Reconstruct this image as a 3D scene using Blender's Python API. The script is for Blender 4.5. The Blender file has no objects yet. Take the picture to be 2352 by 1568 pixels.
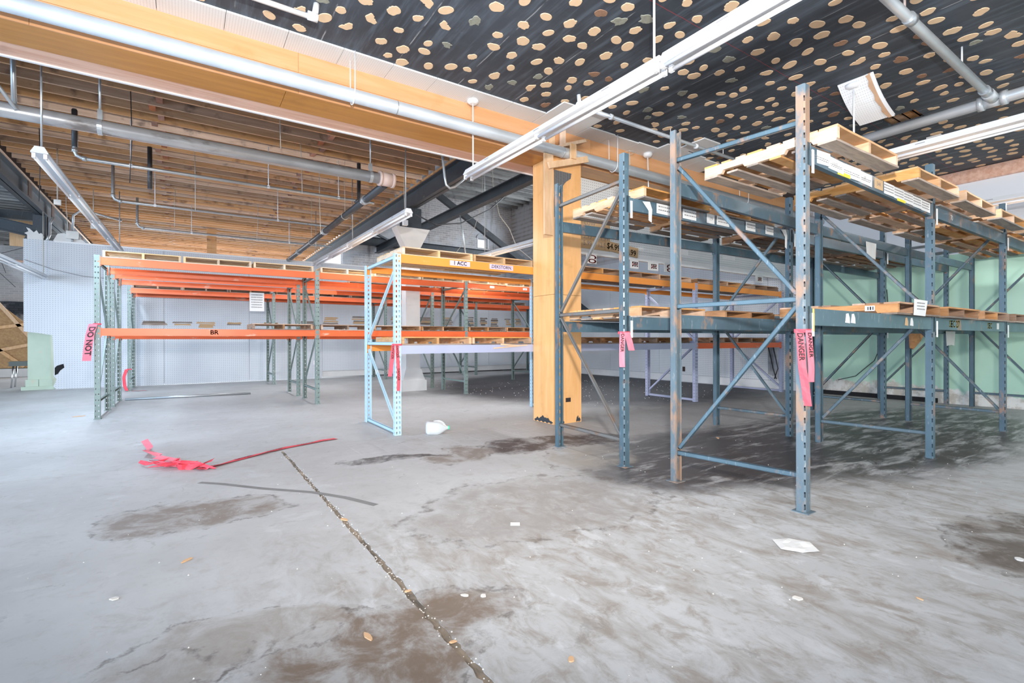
import bpy, math, random
from mathutils import Vector, Matrix

random.seed(11)
SC = bpy.context.scene
COL = SC.collection
PI = math.pi

# ------------------------------------------------------------------ camera
CAM_H = 1.40
F_PX, YAW, PITCH, ROLL = 1133.3, math.radians(33.586), math.radians(-0.089), math.radians(0.142)
cam_data = bpy.data.cameras.new('camera')
cam_data.sensor_width = 36.0
cam_data.lens = F_PX / 2352 * 36.0
cam_data.clip_start = 0.05
cam_data.clip_end = 200
cam = bpy.data.objects.new('camera', cam_data)
COL.objects.link(cam)
_R = Matrix.Rotation(-YAW, 3, 'Z') @ Matrix.Rotation(PITCH, 3, 'X') @ Matrix.Rotation(ROLL, 3, 'Y')
_r, _f, _u = _R @ Vector((1, 0, 0)), _R @ Vector((0, 1, 0)), _R @ Vector((0, 0, 1))
cam.matrix_world = Matrix(((_r.x, _u.x, -_f.x, 0), (_r.y, _u.y, -_f.y, 0), (_r.z, _u.z, -_f.z, CAM_H), (0, 0, 0, 1)))
SC.camera = cam

# ------------------------------------------------------------------ world and light
world = bpy.data.worlds.new('world')
SC.world = world
world.use_nodes = True
_bg = world.node_tree.nodes['Background']
_bg.inputs[0].default_value = (0.86, 0.93, 1.0, 1)
_bg.inputs[1].default_value = 1.08

def light(name, kind, loc, energy, color=(1, 1, 1), size=0.3, rot=(0, 0, 0), size_y=None):
    d = bpy.data.lights.new(name, kind)
    d.energy = energy
    d.color = color
    if kind == 'AREA':
        d.size = size
        if size_y:
            d.shape = 'RECTANGLE'
            d.size_y = size_y
    else:
        d.shadow_soft_size = size
    o = bpy.data.objects.new(name, d)
    COL.objects.link(o)
    o.location = loc
    o.rotation_euler = rot
    return o

# the photographer's flash head on a stand just above the camera, tipped up into the room
flash = light('photo_flash', 'SPOT', (-0.1, -0.25, 2.25), 1950, (1.0, 0.965, 0.93), 0.09)
flash.data.spot_size = math.radians(150)
flash.data.spot_blend = 0.85
flash.rotation_euler = (math.radians(90 + 24), 0, math.radians(-36))
# left-window daylight, plus added unseen fills from behind, the high bay and the rear
light('front_fill', 'AREA', (-9.0, -17.0, 2.3), 2000, (1.0, 0.98, 0.95), 5.0, (math.radians(90), 0, math.radians(-30)), 3.0)  # added far fill, evens out the flash falloff
light('daylight_side_windows', 'AREA', (-13.5, 3.0, 3.2), 1900, (0.42, 0.67, 1.0), 16, (math.radians(90), 0, math.radians(-90)), 4.5)
light('high_bay_fill', 'AREA', (14.6, 13.5, 6.4), 900, (0.85, 0.93, 1.0), 10, (math.radians(90), 0, math.radians(90)), 2.4)  # added fill to brighten the high-bay brick
light('rear_fill', 'AREA', (1.0, 29.5, 3.6), 1200, (0.8, 0.9, 1.0), 10, (math.radians(-90), 0, 0), 3.0)  # added fill lighting the far part of the room

SC.view_settings.view_transform = 'Standard'
SC.view_settings.look = 'None'
SC.view_settings.exposure = 0.14
SC.view_settings.gamma = 1.0
SC.view_settings.use_curve_mapping = False

# ------------------------------------------------------------------ mesh helpers
class MB:
    def __init__(self):
        self.v = []
        self.f = []
        self.smooth = []

    def add(self, verts, faces, smooth=False):
        n = len(self.v)
        self.v += [tuple(p) for p in verts]
        for fc in faces:
            self.f.append(tuple(i + n for i in fc))
            self.smooth.append(smooth)
        return self

    def box(self, x0, x1, y0, y1, z0, z1):
        return self.add([(x0, y0, z0), (x1, y0, z0), (x1, y1, z0), (x0, y1, z0),
                         (x0, y0, z1), (x1, y0, z1), (x1, y1, z1), (x0, y1, z1)],
                        [(3, 2, 1, 0), (4, 5, 6, 7), (0, 1, 5, 4), (1, 2, 6, 5), (2, 3, 7, 6), (3, 0, 4, 7)])

    def bar(self, p, q, w, h, up=(0, 0, 1)):
        """box bar from p to q, w sideways, h along up"""
        p, q = Vector(p), Vector(q)
        d = (q - p).normalized()
        u = Vector(up)
        s = d.cross(u)
        if s.length < 1e-4:
            s = d.cross(Vector((1, 0, 0)))
        s.normalize()
        u = s.cross(d).normalized()
        vs = []
        for c in (p, q):
            for a, b in ((-1, -1), (1, -1), (1, 1), (-1, 1)):
                vs.append(c + s * (a * w / 2) + u * (b * h / 2))
        return self.add(vs, [(3, 2, 1, 0), (4, 5, 6, 7), (0, 1, 5, 4), (1, 2, 6, 5), (2, 3, 7, 6), (3, 0, 4, 7)])

    def channel(self, p, q, w, h, t=0.006, up=(0, 0, 1), flip=1):
        """open C section: web vertical on one side, two flanges"""
        p, q = Vector(p), Vector(q)
        d = (q - p).normalized()
        u = Vector(up)
        s = d.cross(u).normalized()
        u = s.cross(d).normalized()
        self.bar(p - s * (flip * (w / 2 - t / 2)), q - s * (flip * (w / 2 - t / 2)), t, h, u)
        self.bar(p + u * (h / 2 - t / 2), q + u * (h / 2 - t / 2), w, t, u)
        self.bar(p - u * (h / 2 - t / 2), q - u * (h / 2 - t / 2), w, t, u)
        return self

    def tube(self, pts, r, n=10, cap=True):
        pts = [Vector(p) for p in pts]
        rings = []
        prev = None
        for i, p in enumerate(pts):
            if i == 0:
                d = pts[1] - pts[0]
            elif i == len(pts) - 1:
                d = pts[-1] - pts[-2]
            else:
                d = (pts[i + 1] - p).normalized() + (p - pts[i - 1]).normalized()
            d.normalize()
            if prev is None:
                a = d.orthogonal().normalized()
            else:
                a = (prev - d * prev.dot(d)).normalized()
            prev = a
            b = d.cross(a)
            rr = r[i] if isinstance(r, (list, tuple)) else r
            rings.append([p + (a * math.cos(2 * PI * k / n) + b * math.sin(2 * PI * k / n)) * rr for k in range(n)])
        vs = [v for ring in rings for v in ring]
        fs = []
        for i in range(len(rings) - 1):
            for k in range(n):
                k2 = (k + 1) % n
                fs.append((i * n + k, i * n + k2, (i + 1) * n + k2, (i + 1) * n + k))
        base = len(self.v)
        self.add(vs, fs, True)
        if cap:
            self.f.append(tuple(base + k for k in reversed(range(n))))
            self.smooth.append(False)
            m = base + (len(rings) - 1) * n
            self.f.append(tuple(m + k for k in range(n)))
            self.smooth.append(False)
        return self

    def prism(self, poly, a, b, axis='z'):
        """extrude 2-D polygon between a and b along an axis"""
        n = len(poly)
        def m(p, t):
            return {'z': (p[0], p[1], t), 'y': (p[0], t, p[1]), 'x': (t, p[0], p[1])}[axis]
        vs = [m(p, a) for p in poly] + [m(p, b) for p in poly]
        fs = [tuple(reversed(range(n))), tuple(range(n, 2 * n))]
        for i in range(n):
            j = (i + 1) % n
            fs.append((i, j, n + j, n + i))
        return self.add(vs, fs)

    def holed(self, org, du, dv, w, h, cols, pitch, hw, hh, start=None):
        """flat strip with rows of real rectangular holes. cols = hole centres across"""
        org, du, dv = Vector(org), Vector(du), Vector(dv)
        us = [0.0]
        for c in cols:
            us += [c - hw / 2, c + hw / 2]
        us.append(w)
        z = pitch * 0.5 if start is None else start
        zs = [0.0]
        rows = []
        while z + hh / 2 < h - 0.01:
            zs += [z - hh / 2, z + hh / 2]
            rows.append(len(zs) - 2)
            z += pitch
        zs.append(h)
        nu = len(us)
        vs = [org + du * a + dv * b for b in zs for a in us]
        fs = []
        hole_rows = set(rows)
        for j in range(len(zs) - 1):
            for i in range(nu - 1):
                if j in hole_rows and i % 2 == 1:
                    continue
                a = j * nu + i
                fs.append((a, a + 1, a + nu + 1, a + nu))
        return self.add(vs, fs)

    def mesh(self, name, mats=None):
        me = bpy.data.meshes.new(name)
        me.from_pydata(self.v, [], self.f)
        me.polygons.foreach_set('use_smooth', self.smooth)
        me.update()
        if mats:
            me.materials.append(mats)
        return me

WL = {}

def reg(o, loc):
    WL[o.name] = Vector(loc)
    return o

def tag(o, label=None, cat=None, group=None, kind=None):
    if label:
        o['label'] = label
    if cat:
        o['category'] = cat
    if group:
        o['group'] = group
    if kind:
        o['kind'] = kind
    return o

def thing(name, label, cat, loc=(0, 0, 0), group=None, rz=0.0):
    o = bpy.data.objects.new(name, None)
    o.empty_display_size = 0.1
    COL.objects.link(o)
    o.location = loc
    o.rotation_euler = (0, 0, rz)
    tag(o, label, cat, group)
    return reg(o, loc)

def build(mb, name, mat, parent=None, label=None):
    """world-space builder: parent must be unrotated"""
    pw = WL[parent.name] if parent else Vector((0, 0, 0))
    if parent:
        mb.v = [tuple(Vector(p) - pw) for p in mb.v]
    o = bpy.data.objects.new(name, mb.mesh(name, mat))
    COL.objects.link(o)
    if parent:
        o.parent = parent
    if label:
        o['label'] = label
    return reg(o, pw)

def put(me, name, parent, loc=(0, 0, 0), rot=(0, 0, 0), scale=None):
    """place shared mesh data, local coordinates of the parent"""
    o = bpy.data.objects.new(name, me)
    COL.objects.link(o)
    o.parent = parent
    o.location = loc
    o.rotation_euler = rot
    if scale:
        o.scale = scale
    return o

def solo(mb, name, mat, label, cat, group=None, origin=None):
    """one-mesh top-level thing; origin put at its base centre"""
    xs = [p[0] for p in mb.v]; ys = [p[1] for p in mb.v]; zs = [p[2] for p in mb.v]
    c = Vector(origin) if origin else Vector(((min(xs) + max(xs)) / 2, (min(ys) + max(ys)) / 2, min(zs)))
    mb.v = [tuple(Vector(p) - c) for p in mb.v]
    o = bpy.data.objects.new(name, mb.mesh(name, mat))
    COL.objects.link(o)
    o.location = c
    tag(o, label, cat, group)
    return reg(o, c)

def struct(mb, name, mat, parent=None):
    o = build(mb, name, mat, parent)
    if not parent:
        o['kind'] = 'structure'
    return o

_text_cache = {}

def text_data(s, size):
    """flat text outline as (verts, faces) centred on the origin in the xy plane"""
    key = (s, size)
    if key not in _text_cache:
        cu = bpy.data.curves.new('lettering', 'FONT')
        cu.body = s
        cu.size = size
        cu.align_x = 'CENTER'
        cu.align_y = 'CENTER'
        cu.resolution_u = 2
        ob = bpy.data.objects.new('lettering', cu)
        COL.objects.link(ob)
        me = bpy.data.meshes.new_from_object(ob)
        _text_cache[key] = ([tuple(v.co) for v in me.vertices], [tuple(p.vertices) for p in me.polygons])
        bpy.data.objects.remove(ob)
        bpy.data.curves.remove(cu)
        bpy.data.meshes.remove(me)
    return _text_cache[key]

def text_mb(s, size, org, du, dv, bold=0.0):
    vs, fs = text_data(s, size)
    org, du, dv = Vector(org), Vector(du), Vector(dv)
    mb = MB()
    mb.add([org + du * p[0] + dv * p[1] for p in vs], fs)
    if bold:
        for ox, oy in ((bold, 0), (0, bold), (bold, bold)):
            mb.add([org + du * (p[0] + ox) + dv * (p[1] + oy) for p in vs], fs)
    return mb

# ------------------------------------------------------------------ materials
class NT:
    def __init__(self, name):
        self.m = bpy.data.materials.new(name)
        self.m.use_nodes = True
        self.t = self.m.node_tree
        self.n = self.t.nodes
        self.b = self.n['Principled BSDF']
        self._co = None

    def node(self, kind, **kw):
        x = self.n.new(kind)
        for k, v in kw.items():
            setattr(x, k, v)
        return x

    def link(self, a, b):
        self.t.links.new(a, b)

    def co(self, jitter=False):
        """object coordinates, optionally shifted per object"""
        tc = self.node('ShaderNodeTexCoord')
        if not jitter:
            return tc.outputs['Object']
        oi = self.node('ShaderNodeObjectInfo')
        ad = self.node('ShaderNodeVectorMath', operation='MULTIPLY_ADD')
        cmb = self.node('ShaderNodeCombineXYZ')
        for i in range(3):
            self.link(oi.outputs['Random'], cmb.inputs[i])
        self.link(cmb.outputs[0], ad.inputs[0])
        ad.inputs[1].default_value = (37.0, 19.0, 53.0)
        self.link(tc.outputs['Object'], ad.inputs[2])
        return ad.outputs[0]

    def mapv(self, co, scale=(1, 1, 1), loc=(0, 0, 0), rot=(0, 0, 0)):
        mp = self.node('ShaderNodeMapping')
        mp.inputs['Scale'].default_value = scale
        mp.inputs['Location'].default_value = loc
        mp.inputs['Rotation'].default_value = rot
        self.link(co, mp.inputs['Vector'])
        return mp.outputs[0]

    def noise(self, co, scale, detail=4, rough=0.55, dist=0.0):
        t = self.node('ShaderNodeTexNoise')
        t.inputs['Scale'].default_value = scale
        t.inputs['Detail'].default_value = detail
        t.inputs['Roughness'].default_value = rough
        t.inputs['Distortion'].default_value = dist
        if co is not None:
            self.link(co, t.inputs['Vector'])
        return t.outputs['Fac']

    def ramp(self, fac, lo, hi, a=0.0, b=1.0):
        r = self.node('ShaderNodeMapRange')
        r.interpolation_type = 'SMOOTHSTEP'
        self.link(fac, r.inputs[0])
        for i, v in zip((1, 2, 3, 4), (lo, hi, a, b)):
            r.inputs[i].default_value = v
        return r.outputs[0]

    def math(self, op, a, b=None, c=None):
        m = self.node('ShaderNodeMath', operation=op)
        for i, v in enumerate((a, b, c)):
            if v is None:
                continue
            if isinstance(v, (int, float)):
                m.inputs[i].default_value = v
            else:
                self.link(v, m.inputs[i])
        return m.outputs[0]

    def mix(self, fac, a, b, mode='MIX'):
        m = self.node('ShaderNodeMix', data_type='RGBA', blend_type=mode)
        for sock, v in ((m.inputs[0], fac), (m.inputs[6], a), (m.inputs[7], b)):
            if isinstance(v, (int, float)):
                sock.default_value = v
            elif isinstance(v, (tuple, list)):
                sock.default_value = (v[0], v[1], v[2], 1)
            else:
                self.link(v, sock)
        return m.outputs[2]

    def col(self, c):
        if isinstance(c, (tuple, list)):
            self.b.inputs['Base Color'].default_value = (c[0], c[1], c[2], 1)
        else:
            self.link(c, self.b.inputs['Base Color'])

    def rough(self, r):
        if isinstance(r, (int, float)):
            self.b.inputs['Roughness'].default_value = r
        else:
            self.link(r, self.b.inputs['Roughness'])

    def bump(self, h, strength=0.3, dist=0.01):
        bp = self.node('ShaderNodeBump')
        bp.inputs['Strength'].default_value = strength
        bp.inputs['Distance'].default_value = dist
        self.link(h, bp.inputs['Height'])
        self.link(bp.outputs[0], self.b.inputs['Normal'])

def paint(name, c, rust=None, lo=0.62, hi=0.7, rough=0.45, dirt=0.25, metal=0.0, scale=4.0, stretch=(1, 1, 1), scuff=None):
    k = NT(name)
    co = k.co(True)
    n1 = k.noise(co, 2.3, 3)
    base = k.mix(k.ramp(n1, 0.35, 0.7, 0, dirt), c, tuple(x * 0.55 for x in c))
    if scuff:
        n3 = k.noise(k.mapv(co, (9, 9, 2)), 3.0, 5, 0.7)
        base = k.mix(k.ramp(n3, 0.60, 0.68, 0, 0.55), base, scuff)
    if rust:
        n2 = k.noise(k.mapv(co, stretch), scale, 6, 0.65)
        base = k.mix(k.ramp(n2, lo, hi), base, rust)
    k.col(base)
    k.rough(rough)
    k.b.inputs['Metallic'].default_value = metal
    return k.m

def wood(name, a, b, grain=(30, 3, 30), dark=(0.12, 0.08, 0.06), darkamt=0.3, rough=0.75, vary=0.35, fine=True):
    k = NT(name)
    co = k.co(True)
    g = k.noise(k.mapv(co, grain), 1.0, 5, 0.6, 0.6)
    c = k.mix(k.ramp(g, 0.3, 0.7), a, b)
    s = k.noise(co, 3.0, 4)
    c = k.mix(k.ramp(s, 0.55, 0.75, 0, darkamt), c, dark)
    if vary:
        oi = k.node('ShaderNodeObjectInfo')
        hv = k.node('ShaderNodeHueSaturation')
        k.link(c, hv.inputs['Color'])
        k.link(k.ramp(oi.outputs['Random'], 0, 1, 1 - vary, 1 + vary * 0.6), hv.inputs['Value'])
        k.link(k.ramp(k.math('FRACT', k.math('MULTIPLY', oi.outputs['Random'], 7.3)), 0, 1, 0.7, 1.15), hv.inputs['Saturation'])
        c = hv.outputs[0]
    k.col(c)
    k.rough(rough)
    k.bump(g, 0.15, 0.004)
    return k.m

def plain(name, c, rough=0.5, metal=0.0, emit=None, noise=0.0, scale=5.0):
    k = NT(name)
    if noise:
        n = k.noise(k.co(True), scale, 4)
        k.col(k.mix(k.ramp(n, 0.3, 0.75, 0, noise), c, tuple(x * 0.4 for x in c)))
    else:
        k.col(c)
    k.rough(rough)
    k.b.inputs['Metallic'].default_value = metal
    return k.m

def dots(k, co, ax, pitch, r):
    """round hole mask on two axes"""
    sp = k.node('ShaderNodeSeparateXYZ')
    k.link(co, sp.inputs[0])
    sq = []
    for a in ax:
        fr = k.math('FRACT', k.math('MULTIPLY', sp.outputs[a], 1.0 / pitch))
        d = k.math('SUBTRACT', fr, 0.5)
        sq.append(k.math('MULTIPLY', d, d))
    return k.math('LESS_THAN', k.math('ADD', sq[0], sq[1]), r * r)

def pegboard(name, ax, c=(0.66, 0.70, 0.745), pitch=0.06, r=0.17, hole=(0.30, 0.33, 0.37)):
    k = NT(name)
    co = k.co()
    n = k.noise(co, 0.8, 5)
    n2 = k.noise(k.mapv(co, (1, 1, 0.25)), 3.0, 5, 0.7)
    base = k.mix(k.ramp(n, 0.42, 0.75, 0, 0.35), c, (c[0] * 0.72, c[1] * 0.72, c[2] * 0.74))
    base = k.mix(k.ramp(n2, 0.66, 0.74, 0, 0.35), base, (0.42, 0.36, 0.28))
    k.col(k.mix(k.math('MULTIPLY', dots(k, co, ax, pitch, r), 0.75), base, hole))
    k.rough(0.6)
    return k.m

M = {}
M['blue'] = paint('blue_paint', (0.080, 0.138, 0.178), (0.26, 0.16, 0.11), 0.56, 0.68, 0.40, 0.6, scuff=(0.26, 0.30, 0.32), scale=4.5, stretch=(1, 1, 0.5))
M['rustblue'] = paint('rusty_blue_paint', (0.115, 0.165, 0.20), (0.30, 0.195, 0.135), 0.48, 0.63, 0.5, 0.4, scuff=(0.33, 0.31, 0.28), scale=4.5, stretch=(1, 1, 0.45))
M['brace'] = paint('blue_brace_paint', (0.10, 0.15, 0.18), (0.27, 0.20, 0.155), 0.5, 0.66, 0.4, 0.4, scuff=(0.40, 0.42, 0.42), scale=5)
M['rod'] = paint('bare_grey_brace', (0.20, 0.20, 0.195), (0.22, 0.15, 0.11), 0.5, 0.66, 0.4, 0.3, metal=0.3)
M['green'] = paint('grey_green_paint', (0.215, 0.285, 0.265), (0.46, 0.43, 0.36), 0.62, 0.72, 0.45, 0.35)
M['sky'] = paint('light_blue_paint', (0.47, 0.68, 0.82), (0.75, 0.8, 0.83), 0.6, 0.72, 0.4, 0.12)
M['lav'] = paint('lavender_paint', (0.44, 0.475, 0.65), None, rough=0.4, dirt=0.15)
M['orange'] = paint('red_orange_paint', (0.86, 0.15, 0.045), (0.80, 0.42, 0.30), 0.60, 0.72, 0.35, 0.22, scale=5, stretch=(0.4, 1, 1))
M['amber'] = paint('amber_orange_paint', (0.93, 0.33, 0.06), (0.88, 0.48, 0.18), 0.6, 0.75, 0.38, 0.15, stretch=(0.4, 1, 1))
M['pallet_new'] = wood('fresh_pallet_wood', (0.76, 0.45, 0.22), (0.60, 0.31, 0.13), (4, 4, 22), (0.30, 0.17, 0.09), 0.3, vary=0.2)
M['pallet_old'] = wood('weathered_pallet_wood', (0.52, 0.29, 0.155), (0.35, 0.18, 0.09), (4, 4, 22), (0.13, 0.10, 0.09), 0.5, vary=0.4)
M['pallet_pale'] = wood('pale_pallet_wood', (0.78, 0.56, 0.34), (0.64, 0.43, 0.24), (4, 4, 22), (0.36, 0.25, 0.16), 0.25, vary=0.22)
M['board_grey'] = wood('greyed_board_wood', (0.40, 0.32, 0.26), (0.25, 0.205, 0.175), (3, 20, 20), (0.16, 0.13, 0.12), 0.5, vary=0.4)
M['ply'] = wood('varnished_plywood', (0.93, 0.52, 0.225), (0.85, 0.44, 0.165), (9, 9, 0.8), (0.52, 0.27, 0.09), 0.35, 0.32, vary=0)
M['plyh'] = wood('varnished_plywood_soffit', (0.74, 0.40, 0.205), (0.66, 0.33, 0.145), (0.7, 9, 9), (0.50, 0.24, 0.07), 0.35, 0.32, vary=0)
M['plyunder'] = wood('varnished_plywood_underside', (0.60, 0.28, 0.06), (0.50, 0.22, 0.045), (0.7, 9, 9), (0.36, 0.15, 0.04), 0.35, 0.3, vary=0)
M['copper'] = wood('reddish_trim_board', (0.84, 0.56, 0.43), (0.68, 0.37, 0.25), (0.8, 12, 12), (0.36, 0.2, 0.15), 0.4, 0.4, vary=0)
M['lumber'] = wood('new_framing_lumber', (0.84, 0.58, 0.36), (0.74, 0.46, 0.25), (14, 14, 2), (0.5, 0.28, 0.14), 0.2, 0.6, vary=0.1)
M['joist'] = wood('old_fir_joist', (0.74, 0.46, 0.27), (0.58, 0.33, 0.17), (1.2, 14, 14), (0.10, 0.05, 0.04), 0.75, 0.8, vary=0.25)
M['joistgrey'] = wood('grey_painted_joist', (0.34, 0.34, 0.33), (0.20, 0.20, 0.20), (1.2, 10, 10), (0.05, 0.05, 0.05), 0.8, 0.8, vary=0.3)
M['bridging'] = wood('red_bridging_block', (0.42, 0.17, 0.09), (0.3, 0.12, 0.07), (10, 10, 10), (0.15, 0.06, 0.04), 0.4)
M['deck'] = wood('roof_deck_boards', (0.13, 0.065, 0.04), (0.07, 0.035, 0.025), (1, 8, 1), (0.06, 0.04, 0.03), 0.6, 0.85, vary=0)
M['white'] = plain('white_enamel', (0.86, 0.87, 0.88), 0.35, noise=0.08)
M['tube'] = plain('fluorescent_tube_glass', (0.84, 0.85, 0.87), 0.45)
M['reflector'] = plain('grey_reflector_metal', (0.62, 0.66, 0.70), 0.5, 0.0)
M['silver'] = paint('silver_painted_pipe', (0.66, 0.70, 0.73), (0.34, 0.33, 0.31), 0.68, 0.76, 0.38, 0.3, 0.35, stretch=(0.4, 1, 1))
M['steelpipe'] = paint('bare_steel_pipe', (0.52, 0.53, 0.55), (0.24, 0.22, 0.21), 0.52, 0.66, 0.30, 0.3, 0.45, stretch=(0.25, 1, 1))
M['blackpipe'] = paint('black_iron_pipe', (0.075, 0.075, 0.08), (0.2, 0.19, 0.18), 0.6, 0.7, 0.45, 0.3, 0.4)
M['rustpipe'] = paint('pinkish_cast_fitting', (0.62, 0.47, 0.41), (0.4, 0.28, 0.23), 0.55, 0.65, 0.6, 0.2)
M['galv'] = paint('galvanised_conduit', (0.52, 0.55, 0.57), (0.3, 0.28, 0.26), 0.65, 0.72, 0.35, 0.3, 0.6)
M['wire'] = plain('dark_wire', (0.03, 0.03, 0.035), 0.5)
M['wirewhite'] = plain('pale_cable', (0.55, 0.52, 0.46), 0.6)
M['girder'] = paint('dark_painted_steel', (0.040, 0.052, 0.066), (0.22, 0.16, 0.13), 0.66, 0.72, 0.5, 0.5, scuff=(0.11, 0.13, 0.15))
M['paper'] = plain('white_paper', (0.76, 0.76, 0.745), 0.8, noise=0.1)
M['pinkpaper'] = plain('pale_lilac_paper', (0.66, 0.55, 0.68), 0.8, noise=0.08)
M['card'] = plain('brown_cardboard', (0.60, 0.40, 0.22), 0.8, noise=0.1)
M['ink'] = plain('black_ink', (0.035, 0.03, 0.035), 0.7)
M['inkgrey'] = plain('faded_grey_ink', (0.22, 0.21, 0.22), 0.7)
M['inkred'] = plain('red_ink', (0.75, 0.06, 0.06), 0.6)
M['yellow'] = plain('yellow_sticker', (0.88, 0.72, 0.05), 0.5)
M['clip'] = plain('white_plastic', (0.85, 0.85, 0.84), 0.4)
M['clipamber'] = plain('amber_plastic', (0.85, 0.45, 0.10), 0.4)
M['tape'] = plain('red_barrier_tape', (0.78, 0.070, 0.10), 0.6)
M['tapepale'] = plain('pink_barrier_tape', (0.80, 0.16, 0.21), 0.6)
M['chip'] = plain('tan_wood_chip', (0.72, 0.45, 0.25), 0.8, noise=0.2)
M['plaster'] = plain('plaster_crumb', (0.74, 0.71, 0.66), 0.85, noise=0.15)
M['outlet'] = plain('dark_brown_plate', (0.05, 0.03, 0.025), 0.4)
M['black'] = plain('flat_black', (0.012, 0.012, 0.014), 0.9)
M['pillar_white'] = plain('white_painted_concrete', (0.76, 0.76, 0.75), 0.7, noise=0.15, scale=2)
M['pillar_green'] = paint('pale_green_concrete', (0.52, 0.62, 0.50), (0.62, 0.56, 0.44), 0.6, 0.68, 0.7, 0.2)
M['osb'] = wood('strand_board', (0.56, 0.36, 0.18), (0.42, 0.25, 0.12), (14, 14, 14), (0.25, 0.14, 0.07), 0.4, 0.8, vary=0)
M['chrome'] = plain('chrome_tube', (0.75, 0.76, 0.78), 0.15, 0.95)
M['vinyl'] = plain('dark_green_vinyl', (0.02, 0.05, 0.05), 0.35)
M['grille'] = plain('perforated_grey_metal', (0.16, 0.17, 0.18), 0.45, 0.5)

# milky jug plastic
k = NT('milky_plastic')
k.col((0.84, 0.88, 0.90)); k.rough(0.25)
k.b.inputs['Transmission Weight'].default_value = 0.45
k.b.inputs['IOR'].default_value = 1.25
M['jug'] = k.m
M['cap'] = plain('green_cap', (0.10, 0.62, 0.36), 0.4)

# ---- patched ceiling
k = NT('dark_ceiling_paper')
co = k.co()
n = k.noise(co, 1.3, 5, 0.6)
streak = k.noise(k.mapv(co, (9, 0.7, 1)), 1.0, 5, 0.65)
c = k.mix(k.ramp(n, 0.3, 0.75), (0.036, 0.045, 0.058), (0.066, 0.081, 0.103))
c = k.mix(k.ramp(streak, 0.45, 0.72, 0, 0.75), c, (0.125, 0.16, 0.205))
chalk = k.noise(k.mapv(co, (2, 2, 2), (3, 5, 0)), 2.2, 6, 0.75)
c = k.mix(k.ramp(chalk, 0.66, 0.76, 0, 0.5), c, (0.32, 0.34, 0.36))
sp = k.node('ShaderNodeSeparateXYZ'); k.link(co, sp.inputs[0])
wob = k.math('MULTIPLY', k.math('SUBTRACT', k.noise(co, 2.0, 3), 0.5), 0.03)
fx = k.math('ABSOLUTE', k.math('SUBTRACT', k.math('FRACT', k.math('MULTIPLY', k.math('ADD', sp.outputs[0], wob), 1 / 0.92)), 0.5))
seam = k.math('LESS_THAN', fx, 0.0075)
c = k.mix(k.math('MULTIPLY', seam, k.ramp(k.noise(co, 3.0, 3), 0.42, 0.6)), c, (0.30, 0.32, 0.34))
red = k.math('LESS_THAN', k.math('ABSOLUTE', k.math('SUBTRACT', k.math('ADD', sp.outputs[1], wob), 3.55)), 0.005)
c = k.mix(k.math('MULTIPLY', red, 0.6), c, (0.35, 0.05, 0.06))
k.col(c); k.rough(0.62); k.bump(streak, 0.1, 0.005)
M['ceil'] = k.m
M['dab'] = plain('tan_glue_dab', (0.84, 0.60, 0.38), 0.85, noise=0.10, scale=20)
M['dabgrey'] = plain('grey_glue_residue', (0.33, 0.33, 0.27), 0.85, noise=0.4, scale=30)
M['dabbrown'] = plain('brown_glue_residue', (0.33, 0.19, 0.12), 0.85, noise=0.4, scale=30)

# ---- perforated ceiling tile
k = NT('perforated_white_tile')
co = k.co()
d = dots(k, co, (0, 1), 0.028, 0.22)
n = k.noise(co, 2.0, 4)
k.col(k.mix(k.math('MULTIPLY', d, 0.45), k.mix(k.ramp(n, 0.5, 0.8, 0, 0.25), (0.80, 0.80, 0.79), (0.58, 0.54, 0.5)), (0.4, 0.4, 0.4)))
k.rough(0.7)
M['tile'] = k.m
M['tileback'] = plain('torn_brown_fibre', (0.58, 0.36, 0.22), 0.9, noise=0.2, scale=12)

# ---- walls
M['peg_back'] = pegboard('white_pegboard_back', (0, 2))
M['peg_right'] = pegboard('white_pegboard_right', (1, 2), (0.76, 0.79, 0.82), 0.06, 0.17)
M['peg_bulk'] = pegboard('white_pegboard_bulkhead', (0, 2), (0.78, 0.81, 0.82), 0.05, 0.20)
M['grillepeg'] = pegboard('grey_perforated_metal', (0, 2), (0.07, 0.075, 0.08), 0.02, 0.25, (0.6, 0.6, 0.6))

k = NT('green_plaster_wall')
co = k.co()
sp = k.node('ShaderNodeSeparateXYZ'); k.link(co, sp.inputs[0])
n = k.noise(co, 0.9, 5)
n2 = k.noise(co, 5.0, 6, 0.7)
c = k.mix(k.ramp(n, 0.35, 0.7), (0.42, 0.655, 0.515), (0.49, 0.72, 0.58))
h = k.math('ADD', sp.outputs[2], k.math('MULTIPLY', k.math('SUBTRACT', k.noise(co, 1.6, 6, 0.7), 0.5), 1.1))
c = k.mix(k.ramp(h, 0.28, 0.36, 1, 0), c, k.mix(k.ramp(n2, 0.4, 0.6), (0.74, 0.73, 0.69), (0.52, 0.48, 0.42)))
c = k.mix(k.ramp(n2, 0.68, 0.74, 0, 0.3), c, (0.45, 0.45, 0.34))
k.col(c); k.rough(0.6)
M['greenwall'] = k.m

k = NT('white_upper_wall')
co = k.co()
n = k.noise(co, 0.6, 4)
k.col(k.mix(k.ramp(n, 0.4, 0.7, 0, 0.3), (0.76, 0.80, 0.84), (0.60, 0.66, 0.72))); k.rough(0.6)
M['whitewall'] = k.m

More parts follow.
